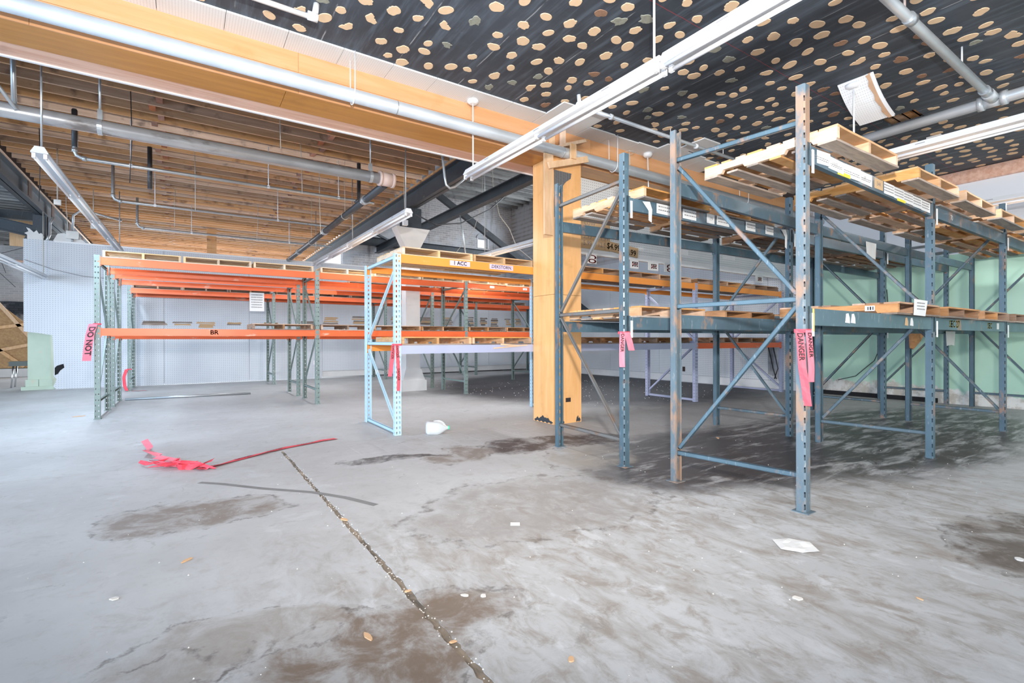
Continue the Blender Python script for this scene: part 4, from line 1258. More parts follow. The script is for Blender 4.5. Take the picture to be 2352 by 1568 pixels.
# dark drops standing off the branches
solo(MB().tube([(-1.67, 12.0, 5.66), (-1.67, 12.0, 4.98)], 0.045, 10), 'pipe_drop', M['blackpipe'], 'thick dark pipe drop at the near branch pipe corner', 'pipe')
solo(MB().tube([(-0.62, 13.42, 5.665), (-0.62, 13.42, 4.75)], 0.045, 10), 'pipe_drop', M['blackpipe'], 'thick dark pipe drop just behind the near branch pipe', 'pipe')
solo(MB().tube([(3.5, 11.9, 5.66), (3.5, 11.9, 4.79), (3.42, 11.9, 4.7)], 0.045, 10), 'pipe_drop', M['blackpipe'], 'thick dark pipe drop at the right end of the branch pipe', 'pipe')
# ceiling pipes at the front bay
pp = thing('ceiling_pipe', 'white painted pipe with elbow below the patched ceiling, above the soffit', 'pipe', (0.3, 5.55, 4.8))
build(MB().tube([(-2.5, 5.56, 4.85), (1.12, 5.56, 4.85)], 0.028, 10), 'pipe', M['white'], pp)
mb = MB(); collar(mb, (1.15, 5.56, 4.86), (1, 0, 0), 0.045, 0.10); mb.tube([(1.17, 5.56, 4.86), (1.19, 5.56, ZC)], 0.032, 10)
build(mb, 'elbow_fitting', M['white'], pp)
pp = thing('ceiling_pipe', 'thin grey pipe below the patched ceiling behind the tall blue posts', 'pipe', (6.5, 5.5, 4.8))
build(MB().tube([(4.9, 5.5, 4.85), (9.3, 5.5, 4.85)], 0.03, 10), 'pipe', M['silver'], pp)
mb = MB(); collar(mb, (4.88, 5.5, 4.86), (1, 0, 0), 0.05, 0.12); mb.tube([(4.86, 5.5, 4.86), (4.84, 5.5, ZC)], 0.03, 10); collar(mb, (5.5, 5.5, 4.85), (1, 0, 0), 0.042, 0.05); collar(mb, (7.6, 5.5, 4.85), (1, 0, 0), 0.042, 0.06)
build(mb, 'elbow_fitting', M['white'], pp)
for x in (6.9, 8.4):
    build(MB().tube([(x, 5.5, 4.85), (x, 5.5, ZC)], 0.006, 6), 'hanger_rod', M['white'], pp)
pp = thing('ceiling_pipe', 'silver pipe crossing the patched ceiling at upper right towards the tee', 'pipe', (7, 1.99, 4.72))
build(MB().tube([(3.0, 1.99, 4.76), (9.2, 2.02, 4.76)], 0.05, 16), 'pipe', M['silver'], pp)
mb = MB(); collar(mb, (6.35, 2.0, 4.76), (1, 0, 0), 0.062, 0.10, 16); collar(mb, (9.05, 2.02, 4.76), (1, 0, 0), 0.065, 0.14, 16)
build(mb, 'coupling', M['galv'], pp)
build(MB().tube([(8.0, 2.0, 4.81), (8.0, 2.0, ZC)], 0.01, 6), 'hanger_rod', M['white'], pp)
build(MB().tube([(6.2, 2.0, 4.81), (6.2, 2.0, ZC)], 0.012, 6), 'hanger_rod', M['rustpipe'], pp)
pp = thing('ceiling_pipe', 'thick grey pipe with tee fitting running front to back at upper right', 'pipe', (9.45, 2, 4.68))
build(MB().tube([(9.47, -1.5, 4.75), (9.47, 4.6, 4.75)], 0.075, 18), 'pipe', M['silver'], pp)
mb = MB(); collar(mb, (9.47, 1.92, 4.75), (0, 1, 0), 0.098, 0.07, 18); collar(mb, (9.47, 2.16, 4.75), (0, 1, 0), 0.098, 0.07, 18); collar(mb, (9.47, 2.04, 4.75), (0, 1, 0), 0.085, 0.2, 18); mb.tube([(9.4, 2.02, 4.76), (9.15, 2.02, 4.76)], 0.07, 14)
build(mb, 'tee_fitting', M['silver'], pp)
mb = MB().tube([(9.47, 1.7, 4.75), (9.9, 1.62, 4.70), (10.6, 1.6, 4.70)], 0.045, 12)
build(mb, 'side_branch', M['silver'], pp)

# ------------------------------------------------------------------ FLUORESCENT STRIPS
def strip_light(label, x, y0, y1, z0, z1, rods=(), ztop=ZC, canopy=False, group='fluorescent strip lights', rodmat=None, reflector=False, power=78, tint=(0.97, 0.985, 1.0)):
    t = thing('strip_light', label, 'light', (x, (y0 + y1) / 2, min(z0, z1)), group)
    p, q = Vector((x, y0, z0)), Vector((x, y1, z1))
    d = (q - p).normalized()
    s = Vector((1, 0, 0))
    u = s.cross(d)
    n = 2
    # trapezoid housing
    prof = [(-0.045, 0.13), (0.045, 0.13), (0.085, 0.055), (0.085, 0.045), (-0.085, 0.045), (-0.085, 0.055)]
    mb = MB()
    m = len(prof)
    mb.add([p + s * a + u * b for a, b in prof] + [q + s * a + u * b for a, b in prof],
           [tuple(reversed(range(m))), tuple(range(m, 2 * m))] + [(i, (i + 1) % m, m + (i + 1) % m, m + i) for i in range(m)])
    build(mb, 'housing', M['reflector'] if reflector else M['white'], t)
    mid = (p + q) / 2
    for sx in (-0.055, 0.055):
        for a, b in ((p, mid), (mid, q)):
            build(MB().tube([a + s * sx + d * 0.04, b + s * sx - d * 0.04], 0.020, 12), 'tube', M['tube'], t)
        for c in (p + d * 0.02, mid, q - d * 0.02):
            build(MB().bar(c + s * sx - d * 0.02 + u * 0.01, c + s * sx + d * 0.02 + u * 0.01, 0.036, 0.06), 'socket', M['white'], t)
    slot = MB()
    for f in (0.18, 0.5, 0.82):
        c = p + (q - p) * f
        slot.bar(c + s * -0.066 + u * 0.095 - d * 0.05, c + s * -0.066 + u * 0.095 + d * 0.05, 0.006, 0.008, (0.88, 0, 0.47))
    build(slot, 'knockout_slot', M['inkgrey'], t)
    if power:
        la = light('strip_fill', 'AREA', (0, 0, 0), power * (y1 - y0) / 3.6, tint, 0.14, (0, 0, 0), (y1 - y0) * 0.95)  # added downward fill; the tubes themselves stay unlit
        la.parent = t
        la.location = (0, 0, -0.03)
    for yy in rods:
        f = (yy - y0) / (y1 - y0)
        zz = z0 + (z1 - z0) * f + 0.12
        build(MB().tube([(x, yy, zz), (x, yy, ztop)], 0.011, 8), 'hanger_rod', rodmat or M['white'], t)
        if canopy:
            build(MB().tube([(x, yy, ztop - 0.055), (x, yy, ztop - 0.03), (x, yy, ztop - 0.001)], [0.05, 0.085, 0.09], 18), 'canopy', M['white'], t)
    return t
strip_light('white strip light crossing in front of the soffit, far half', 3.6, 2.96, 6.62, 3.83, 3.86, (3.05,), ZC, power=22)
t = strip_light('white strip light overhead, near half running out of the frame', 3.6, -0.4, 2.92, 3.83, 3.83, (), ZC, power=16)
# far rod with its round canopy on the soffit tiles
rd = thing('light_hanger', 'white rod with round canopy holding the end of the strip light', 'hanger', (3.6, 6.46, 3.98))
build(MB().tube([(3.6, 6.46, 3.99), (3.6, 6.46, 4.97)], 0.011, 8), 'rod', M['white'], rd)
build(MB().tube([(3.6, 6.46, 4.93), (3.6, 6.46, 4.955), (3.6, 6.46, 4.987)], [0.05, 0.085, 0.09], 18), 'canopy', M['white'], rd)
strip_light('strip light above the orange racks, nearer one of two in line', 3.6, 9.0, 13.0, 3.82, 3.85, (9.15, 12.8), 5.66, rodmat=M['galv'])
strip_light('far strip light above the orange racks, beyond the first one', 3.6, 13.05, 17.2, 3.85, 3.90, (17.0,), 5.66, rodmat=M['galv'])
strip_light('strip light hanging from a pale rod at the upper left, near half', -1.52, 8.5, 13.2, 3.74, 3.84, (8.62,), 5.66, rodmat=M['galv'], reflector=True, power=125, tint=(0.66, 0.82, 1.0))
strip_light('strip light at the upper left, far half sinking behind the pallets', -1.52, 13.25, 18.0, 3.84, 3.96, (17.8,), 5.66, rodmat=M['galv'], reflector=True, power=95, tint=(0.72, 0.86, 1.0))
strip_light('white strip light at right, half hidden behind the stacked pallets', 7.95, -0.2, 2.95, 3.83, 3.83, (0.0,), ZC, power=45)
rd = thing('light_hanger', 'white rod with round canopy beside the dangling ceiling tile', 'hanger', (7.9, 3.05, 3.96))
build(MB().tube([(7.80, 3.10, 3.90), (7.80, 3.10, 4.94)], 0.013, 8), 'rod', M['white'], rd)
build(MB().tube([(7.80, 3.10, 4.90), (7.80, 3.10, 4.925), (7.80, 3.10, 4.96)], [0.05, 0.10, 0.11], 18), 'canopy', M['white'], rd)
strip_light('strip light seen through the gap left of the wooden column', 7.35, 9.9, 14.2, 3.83, 3.86, (12.5,), 8.0, rodmat=M['galv'], power=150)
strip_light('pale strip light at the far right edge by the upper wall', 12.2, 0.2, 3.2, 3.83, 3.83, (), ZC, power=70)
strip_light('dull strip light low at the left in front of the pegboard', -3.36, 13.0, 19.35, 3.18, 3.22, (19.2,), 5.13, rodmat=M['wirewhite'], reflector=True, power=0)
# spare hangers on the tiles to the right of the column
hg = thing('light_hanger', 'loose wire ring and rod below the tiles right of the column', 'hanger', (6.82, 6.3, 4.4))
build(MB().tube([(6.84 + 0.09 * math.cos(a), 6.38 + 0.09 * math.sin(a), 4.86) for a in [2 * PI * i / 18 for i in range(19)]], 0.004, 5, False).tube([(6.84, 6.38, 4.9), (6.86, 6.38, 4.5)], 0.009, 6), 'ring_rod', M['wirewhite'], hg)
hg = thing('light_hanger', 'white rod with round canopy on the tiles right of the column', 'hanger', (7.62, 6.4, 4.0))
build(MB().tube([(7.45, 6.45, 4.02), (7.42, 6.45, 4.93)], 0.011, 8), 'rod', M['white'], hg)
build(MB().tube([(7.42, 6.45, 4.91), (7.42, 6.45, 4.94), (7.42, 6.45, 4.987)], [0.05, 0.085, 0.09], 18), 'canopy', M['white'], hg)

solo(MB().tube([(-1.86, 8.95, 5.67), (-1.84, 8.95, 4.50)], 0.028, 10), 'support_rod', M['galv'], 'thick galvanised rod dropping to the steel pipe at the left edge', 'rod')
solo(MB().tube([(-2.6, 8.86, 5.67), (-1.80, 8.86, 4.40)], 0.022, 10), 'support_rod', M['galv'], 'slanting galvanised rod meeting the steel pipe at the left edge', 'rod')
# conduit, cables, wires
def cable(label, pts, r=0.006, mat=None, cat='cable', name='cable', n=6):
    return solo(MB().tube(pts, r, n), name, mat or M['wire'], label, cat)
cable('bent galvanised conduit hooking up beside the strip light end', [(3.87, 8.155, 5.66), (3.87, 8.13, 5.0), (3.88, 8.0, 4.32), (3.91, 8.0, 4.19), (3.98, 8.0, 4.14), (4.08, 8.0, 4.18), (4.36, 8.0, 4.44)], 0.022, M['galv'], 'conduit', 'conduit', 10)
cable('black cable sagging between the strip light and the high bay', [(3.75, 9.0, 3.85), (4.3, 9.3, 3.78), (5.2, 9.9, 4.05), (6.4, 10.6, 4.7), (7.6, 11.4, 5.6)], 0.014)
cable('pale cable curling down past the brick wall window', [(8.5, 14.0, 8.01), (8.55, 14.0, 6.6), (8.8, 14.0, 5.6), (9.2, 14.0, 5.2), (9.5, 14.0, 4.6), (10.2, 14.0, 4.2), (10.7, 14.0, 3.9), (11.2, 14.0, 4.0)], 0.014, M['wirewhite'])
cable('thin pale wire hanging in front of the brick wall', [(8.5, 14.5, 8.01), (8.4, 14.5, 6.0), (8.1, 14.5, 5.1), (7.6, 14.5, 4.5), (7.2, 14.5, 4.0)], 0.008, M['wirewhite'])
cable('galvanised stub pipe hanging in front of the brick wall', [(6.9, 13.2, 5.17), (7.0, 13.2, 4.6), (7.15, 13.2, 3.6)], 0.022, M['galv'], 'conduit', 'conduit')
wz = [(-2.4, 13.5, 5.66, 4.2, 'left of the strip light'), (-2.6, 17.5, 5.66, 4.4, 'far left by the girder'), (-0.75, 10.4, 5.66, 4.1, 'right of the strap hanger'), (0.2, 13.0, 5.66, 4.3, 'below the near branch pipe'),
      (1.45, 9.6, 5.66, 4.9, 'twisted near the steel pipe'), (2.1, 11.5, 5.66, 4.6, 'beside the elbow fitting'), (2.75, 12.6, 5.66, 4.0, 'behind the black pipe'), (-0.2, 16.5, 5.66, 4.6, 'deep among the far joists'),
      (4.3, 10.8, 5.66, 4.2, 'ending in a small white box'), (1.9, 17.0, 5.66, 4.5, 'far back near the black pipe')]
for x, y, a, b, w in wz:
    y = 7.75 + 0.405 * round((y - 7.75) / 0.405)
    cable('thin hanging wire %s' % w, [(x, y, a), (x + random.uniform(-0.02, 0.02), y, (a + b) / 2), (x + random.uniform(-0.04, 0.04), y, b)], 0.007, M['wirewhite'] if random.random() < 0.6 else M['wire'], 'wire', 'hanging_wire')
jb = thing('pull_box', 'small white pull box on a wire beside the dark girder', 'box', (4.3, 10.99, 4.1))
build(MB().box(4.25, 4.36, 10.94, 11.03, 4.1, 4.22), 'box_body', M['white'], jb)
jb = thing('junction_box', 'grey junction box with bent conduit on the pegboard wall top', 'box', (-2.76, 19.46, 4.4))
build(MB().box(-2.9, -2.62, 19.38, 19.47, 4.45, 4.68), 'box_body', M['galv'], jb)
build(MB().tube([(-2.76, 19.42, 4.68), (-2.74, 19.42, 5.15), (-2.6, 19.42, 5.3), (-2.3, 19.42, 5.3), (-1.6, 19.42, 5.15)], 0.03, 8).tube([(-2.76, 19.42, 4.37), (-2.76, 19.42, 4.45)], 0.03, 8), 'conduit', M['galv'], jb)
for x, y, z, w in ((-2.32, 14.6, 4.42, 'upper'), (-2.1, 17.9, 4.55, 'lower')):
    t = thing('pull_box', 'small beige hanging outlet left of the strip light, %s one' % w, 'box', (x, y, z))
    build(MB().box(x - 0.06, x + 0.06, y - 0.03, y + 0.03, z, z + 0.11), 'box_body', M['plaster'], t)
    build(MB().tube([(x, y, z + 0.11), (x, y, 5.66)], 0.012, 6), 'stem', M['wirewhite'], t)
cable('bent grey conduit beside the steel post at left', [(-3.36, 19.56, 4.33), (-3.3, 19.65, 4.55), (-3.3, 19.7, 4.9), (-3.22, 19.7, 5.1)], 0.035, M['galv'], 'conduit', 'conduit', 8)
cable('thin grey wire drooping across the pegboard wall', [(-3.8, 19.46, 3.75), (-3.2, 19.46, 3.52), (-2.5, 19.46, 3.36), (-1.9, 19.46, 3.34), (-1.3, 19.46, 3.4)], 0.006, M['inkgrey'], 'wire', 'hanging_wire')
for i, (x0, z0, x1, z1) in enumerate(((-6.2, 5.3, -4.1, 3.0), (-6.6, 3.3, -3.85, 4.2), (-5.2, 5.5, -4.3, 3.4))):
    cable('thin dark wire slanting across the far left opening, %s' % ('steep', 'rising', 'nearly upright')[i], [(x0, 21.5, z0), (x1, 20.0, z1)], 0.007, M['wire'], 'wire', 'hanging_wire')
t = thing('hanging_lamp', 'round pale lamp on a bent arm at the far left edge', 'light', (-5.0, 20.6, 4.9))
build(MB().tube([(-5.0, 20.6, 5.22), (-5.0, 20.6, 5.28), (-5.0, 20.6, 5.36), (-5.0, 20.6, 5.42)], [0.06, 0.15, 0.15, 0.05], 16), 'lamp_body', M['white'], t)
build(MB().tube([(-5.1, 20.6, 5.32), (-5.6, 20.6, 5.3), (-6.5, 20.8, 5.45)], 0.02, 8), 'arm', M['galv'], t)
for i, (y0, z0, y1, z1) in enumerate(((4.4, 3.5, -1.0, 3.52), (4.4, 3.3, -1.0, 3.40))):
    cable('grey conduit on the upper right wall, %s one' % ('upper', 'lower')[i], [(RX - 0.04, y0, z0), (RX - 0.04, y1, z1)], 0.03, M['galv'], 'conduit', 'conduit', 8)
cable('thin wire hanging down the green wall', [(RX - 0.02, 4.85, 2.6), (RX - 0.02, 4.8, 1.9), (RX - 0.03, 4.95, 1.3), (RX - 0.03, 5.1, 0.9), (RX - 0.03, 5.5, 0.5), (RX - 0.02, 5.9, 0.38)], 0.008, M['wire'])
for i, x in enumerate((7.42, 7.56)):
    cable('black cable hanging in the broken pegboard gap, %s one' % ('left', 'right')[i], [(RX - 0.02, x + 0.15, 1.2), (RX - 0.05, x, 0.6), (RX - 0.06, x + 0.1 - 0.2 * i, 0.3)], 0.012)
for y_, z_, n_ in ((10.57, 0.28, 'behind the lavender frame'),):
    t = thing('wall_outlet', 'dark wall outlet low on the pegboard behind the lavender frame', 'outlet', (RX - 0.04, y_, z_ + 0.2))
    build(MB().box(RX - 0.04, RX - 0.03, y_ - 0.05, y_ + 0.05, 0.36, 0.52), 'plate', M['outlet'], t)
t = thing('wall_outlet', 'white wall outlet on the back pegboard between the racks', 'outlet', (4.0, BY - 0.02, 0.55))
build(MB().box(4.0, 4.09, BY - 0.02, BY - 0.012, 0.52, 0.68), 'plate', M['white'], t)

# brown torn paper labels on the back pegboard
tornl = [(-1.15, 1.93, 0.75, 0.12), (-0.35, 1.93, 0.62, 0.14), (0.32, 1.86, 0.62, 0.2), (1.2, 1.96, 0.5, 0.08), (2.35, 1.98, 0.55, 0.09), (3.5, 2.0, 0.6, 0.16), (4.35, 2.05, 0.62, 0.28), (5.42, 2.08, 0.62, 0.3), (7.0, 2.1, 0.6, 0.3), (8.2, 2.1, 0.7, 0.32), (9.3, 2.1, 0.6, 0.34), (10.35, 2.08, 0.6, 0.42), (11.15, 2.1, 0.45, 0.36), (11.75, 2.05, 0.45, 0.42), (12.5, 2.14, 0.42, 0.32), (13.1, 2.14, 0.4, 0.32)]
tl = thing('torn_shelf_labels', 'row of torn brown paper strips glued along the back pegboard', 'paper', (5, BY - 0.02, 1.75))
for x, z, w, h in tornl:
    n = max(1, int(h / 0.09))
    for j in range(n + 1):
        z0 = z + j * h / (n + 1)
        x0, x1 = x + random.uniform(0, 0.1), x + w - random.uniform(0, 0.12)
        hh = random.uniform(0.045, 0.075)
        pts = [(x0, z0), ((x0 + x1) / 2, z0 + random.uniform(-0.015, 0.015)), (x1, z0), (x1 - random.uniform(0, 0.04), z0 + hh), ((x0 + x1) / 2, z0 + hh + random.uniform(-0.02, 0.01)), (x0 + 0.02, z0 + hh)]
        build(MB().prism(pts, BY - 0.016, BY - 0.0125, 'y'), 'torn_strip', M['card'] if random.random() < 0.55 else M['board_grey'], tl)

# ------------------------------------------------------------------ COLUMN-TOP FRAMING AND SIGNS
lf = thing('lumber_framing', 'rough new lumber pieces boxing the pipe at the column top', 'framing', (5.2, 6.25, 3.1))
build(MB().box(4.80, 4.97, 6.27, 6.31, 3.10, 4.40), 'upright', M['lumber'], lf)
build(MB().box(5.06, 5.16, 6.46, 6.50, 4.5, ZC - 0.02), 'upright', M['lumber'], lf)
build(MB().box(5.26, 5.36, 6.42, 6.46, 4.46, ZC - 0.02), 'upright', M['lumber'], lf)
build(MB().box(5.27, 5.38, 6.17, 6.21, 4.38, 4.62), 'upright', M['lumber'], lf)
build(MB().bar((4.84, 6.22, 4.19), (5.66, 6.22, 4.45), 0.04, 0.10, (0, 0, 1)), 'crosspiece', M['lumber'], lf)
build(MB().bar((5.16, 6.38, 4.60), (5.70, 6.38, 4.80), 0.18, 0.05, (0, 0, 1)), 'crosspiece', M['lumber'], lf)
t = thing('price_sign', 'large brown cardboard price sign on the bulkhead beside the column', 'sign', (6.5, 7.0, 3.14))
build(MB().box(6.05, 6.95, 6.985, 6.995, 3.14, 3.68), 'card', M['card'], t)
for r_, (a, b) in enumerate((('2.99', '9.99'), ('3.99', '11.99'), ('5.99', '12.99'))):
    build(text_mb(a, 0.13, (6.36, 6.983, 3.50 - r_ * 0.13), (1, 0, 0), (0, 0, 1)), 'lettering', M['inkgrey'], t)
    build(text_mb(b, 0.13, (6.76, 6.983, 3.50 - r_ * 0.13), (1, 0, 0), (0, 0, 1)), 'lettering', M['inkgrey'], t)
build(text_mb('LOW', 0.12, (6.42, 6.983, 3.62), (1, 0, 0), (0, 0, 1)), 'lettering', M['inkgrey'], t)
t = thing('price_sign', 'cardboard price sign reading $4.99 behind the tall blue post', 'sign', (7.2, 6.98, 3.1))
build(MB().prism([(6.80, 3.16), (7.72, 3.08), (7.74, 3.28), (6.82, 3.34)], 6.975, 6.983, 'y'), 'card', M['card'], t)
build(text_mb('$4.99', 0.16, (7.03, 6.973, 3.23), (1, 0, -0.09), (0.05, 0, 1), 0.003), 'lettering', M['ink'], t)
build(text_mb('6.99', 0.16, (7.53, 6.973, 3.17), (1, 0, -0.09), (0.05, 0, 1), 0.003), 'lettering', M['ink'], t)
for i, (x, s_, w_) in enumerate(((6.33, 'CO', 0.27), (7.52, 'ERE', 0.24), (8.05, 'ERE', 0.32), (8.56, 'CO', 0.34), (12.05, 'ERE', 0.34))):
    t = thing('letter_sign', 'white card with red sideways letters hanging below the bulkhead, %s from the left' % ORD[i], 'sign', (x, 7.03, 2.86), 'red letter signs below the bulkhead')
    build(MB().box(x, x + w_, 6.992, 6.998, 2.865, 3.05), 'card', M['paper'], t)
    build(text_mb(s_, 0.15 if len(s_) == 2 else 0.085, (x + w_ / 2, 6.990, 2.955), (0, 0, -0.72), (1.9 if len(s_) == 2 else 2.6, 0, 0), 0.006), 'lettering', M['inkred'], t)
# dangling ceiling tile
dt = thing('dangling_tile', 'white perforated ceiling tile hanging loose with a torn brown edge', 'tile', (8.0, 3.0, 4.55))
o00, o10, o01 = Vector((7.71, 3.27, 4.995)), Vector((7.72, 2.84, 4.995)), Vector((8.30, 3.22, 4.55))
U_, V_ = (o10 - o00), (o01 - o00)
N_ = U_.cross(V_).normalized()
def warp(u, v, k_=0.0):
    return o00 + U_ * u + V_ * v + N_ * (-0.06 * math.sin(PI * v) + k_)
for a, b in ((0.0, 0.5), (0.503, 1.0)):
    mb = MB()
    n = 6
    top = [[warp(u, a + (b - a) * i / n, 0.0) for u in (0, 0.86)] for i in range(n + 1)]
    bot = [[warp(u, a + (b - a) * i / n, 0.014) for u in (0, 0.86)] for i in range(n + 1)]
    for i in range(n):
        mb.add([top[i][0], top[i][1], top[i + 1][1], top[i + 1][0]], [(0, 1, 2, 3)])
        mb.add([bot[i][0], bot[i][1], bot[i + 1][1], bot[i + 1][0]], [(3, 2, 1, 0)])
        for j in (0, 1):
            mb.add([top[i][j], top[i + 1][j], bot[i + 1][j], bot[i][j]], [(0, 1, 2, 3)])
    mb.add([top[0][0], top[0][1], bot[0][1], bot[0][0]], [(3, 2, 1, 0)])
    mb.add([top[n][0], top[n][1], bot[n][1], bot[n][0]], [(0, 1, 2, 3)])
    k_ = build(mb, 'tile_half', M['tile'], dt)
mb = MB()
n = 10
for i in range(n):
    v0, v1 = i / n, (i + 1) / n
    q = [warp(0.80 + 0.03 * math.sin(i * 2.1), v0, 0.016), warp(0.92, v0, 0.016), warp(0.92, v1, 0.016), warp(0.80 + 0.03 * math.sin((i + 1) * 2.1), v1, 0.016)]
    mb.add(q, [(0, 1, 2, 3)])
    q2 = [p - N_ * 0.032 for p in q]
    mb.add(q2, [(3, 2, 1, 0)])
build(mb, 'torn_edge', M['tileback'], dt)
mb = MB()
for i in range(n):
    v0, v1 = i / n, (i + 1) / n
    q = [warp(0.92, v0, 0.015), warp(1.0, v0, 0.015), warp(1.0, v1, 0.015), warp(0.92, v1, 0.015)]
    mb.add(q, [(0, 1, 2, 3)])
    mb.add([p - N_ * 0.03 for p in q], [(3, 2, 1, 0)])
build(mb, 'edge_strip', M['white'], dt)

# ------------------------------------------------------------------ BARRIER TAPE
def ribbon(path, wdir, w, n=24):
    """path: list of points, wdir: list of unit width directions, returns S(u,v)"""
    path = [Vector(p) for p in path]
    wdir = [Vector(p).normalized() for p in wdir]
    L_ = [0]
    for a, b in zip(path, path[1:]):
        L_.append(L_[-1] + (b - a).length)
    def S(s, v, lift=0.0):
        s = max(0, min(L_[-1], s))
        i = max(j for j in range(len(L_) - 1) if L_[j] <= s + 1e-9)
        t = (s - L_[i]) / max(1e-9, L_[i + 1] - L_[i])
        p = path[i].lerp(path[i + 1], t)
        d = wdir[i].lerp(wdir[min(i + 1, len(wdir) - 1)], t)
        nn = (path[i + 1] - path[i]).cross(d).normalized()
        return p + d * (v * w) + nn * lift
    return S, L_[-1]

def tape_thing(label, strands, lift=1):
    """strands: (path, wdir, width, text, text size, material)"""
    p0 = strands[0][0][0]
    t = thing('barrier_tape', label, 'tape', (p0[0], p0[1], min(p[2] for s in strands for p in s[0])))
    for path, wd, w, tx, ts, mt in strands:
        S, Ln = ribbon(path, wd, w)
        n = max(8, int(Ln / 0.05))
        mb = MB()
        for i in range(n):
            a, b = Ln * i / n, Ln * (i + 1) / n
            e = 0.004
            mb.add([S(a, -0.5), S(a, 0, e * math.sin(i * 1.3)), S(a, 0.5), S(b, 0.5), S(b, 0, e * math.sin((i + 1) * 1.3)), S(b, -0.5)], [(0, 1, 4, 5), (1, 2, 3, 4)])
            mb.add([S(a, -0.5, -0.0012), S(a, 0, e * math.sin(i * 1.3) - 0.0012), S(a, 0.5, -0.0012), S(b, 0.5, -0.0012), S(b, 0, e * math.sin((i + 1) * 1.3) - 0.0012), S(b, -0.5, -0.0012)], [(5, 4, 1, 0), (4, 3, 2, 1)])
        o = build(mb, 'tape_strand', mt, t)
        if tx:
            vs, fs = text_data(tx, ts)
            span = max(v[0] for v in vs) - min(v[0] for v in vs)
            s0 = span * 0.6
            mbt = MB()
            while s0 + span * 0.5 < Ln:
                for ox, oy in ((0, 0), (ts * 0.05, 0), (0, ts * 0.05)):
                    mbt.add([S(s0 + v[0] + ox, (v[1] + oy) / w, 0.006 * lift) for v in vs], fs)
                s0 += span * 1.9
            if mbt.v:
                build(mbt, 'lettering', M['ink'], o)
    return t

def hang(x, y, z, pts, fx=1.0, fy=0.0):
    return [(x + a, y + b, z + c) for a, b, c in pts]
X_ = (1, 0, 0)
# near blue post: tied band plus two long tails
def tied(label, px_, py_, pz, w, tails, sx, sy, mt):
    band = [(px_ - sx, py_ + sy, pz), (px_ - sx, py_ - sy, pz), (px_ + sx, py_ - sy, pz), (px_ + sx, py_ + sy, pz)]
    st = [(band, [(0, 0, 1)] * 4, 0.028, None, 0, mt)]
    for path, wd, tw, tx, ts, m2 in tails:
        st.append((path, wd, tw, tx, ts, m2))
    return tape_thing(label, st, lift=1)
wd_a = (0.75, -0.62, 0)
tied('red danger tape tied to the near blue post, two long tails', 4.21, 2.04, 1.475, 0.07, [
    ([(4.155, 2.045, 1.48), (4.15, 2.03, 1.36), (4.15, 2.02, 1.18), (4.165, 2.0, 1.0), (4.175, 1.99, 0.87)], [(0.3, -0.9, 0)] * 5, 0.058, 'DANGER', 0.056, M['tape']),
    ([(4.19, 1.99, 1.48), (4.20, 1.985, 1.36), (4.215, 1.98, 1.18), (4.22, 1.985, 1.06)], [(0.9, -0.3, 0)] * 4, 0.062, 'DANGER', 0.05, M['tapepale'])], 0.056, 0.046, M['tape'])
tied('red danger tape tied to the front post of the rear blue rack', 4.08, 3.88, 1.485, 0.06, [
    ([(4.03, 3.86, 1.49), (4.0, 3.84, 1.36), (3.985, 3.83, 1.2), (3.98, 3.82, 1.11)], [(0.5, -0.8, 0)] * 4, 0.06, 'DANGER', 0.05, M['tapepale']),
    ([(4.05, 3.82, 1.49), (4.08, 3.81, 1.4), (4.11, 3.805, 1.29)], [(0.9, -0.3, 0)] * 3, 0.075, None, 0, M['tapepale'])], 0.056, 0.046, M['tape'])
tied('red danger tape with two tails on the light blue end post', 2.64, 7.07, 1.345, 0.06, [
    ([(2.585, 7.06, 1.35), (2.56, 7.04, 1.2), (2.53, 7.03, 1.0), (2.515, 7.03, 0.88)], [(0.8, -0.5, 0)] * 4, 0.06, 'DANGER', 0.05, M['tape']),
    ([(2.62, 7.025, 1.35), (2.63, 7.02, 1.15), (2.645, 7.02, 0.9), (2.64, 7.02, 0.66)], [(0.9, -0.2, 0)] * 4, 0.05, 'DANGER', 0.045, M['tape'])], 0.060, 0.048, M['tape'])
tied('pink DO NOT tape flaring from the leaning orange rack post', -1.31, 11.58, 1.72, 0.09, [
    ([(-1.36, 11.53, 1.72), (-1.40, 11.5, 1.55), (-1.43, 11.49, 1.3), (-1.45, 11.49, 1.06)], [(0.9, -0.2, 0), (0.9, -0.2, 0.1), (0.9, -0.2, 0.1), (0.9, -0.2, 0)], 0.13, 'DO NOT', 0.13, M['tapepale'])], 0.055, 0.046, M['tape'])
tied('pink tape tied low on the rear orange rack post', -1.30, 17.65, 0.62, 0.06, [
    ([(-1.36, 17.6, 0.62), (-1.42, 17.58, 0.4), (-1.40, 17.57, 0.15), (-1.35, 17.55, 0.02)], [(0.9, -0.2, 0)] * 4, 0.08, None, 0, M['tape']),
    ([(-1.25, 17.55, 0.012), (-1.1, 17.5, 0.012), (-0.9, 17.5, 0.012)], [(0, 1, 0)] * 3, 0.06, None, 0, M['tape'])], 0.055, 0.046, M['tape'])
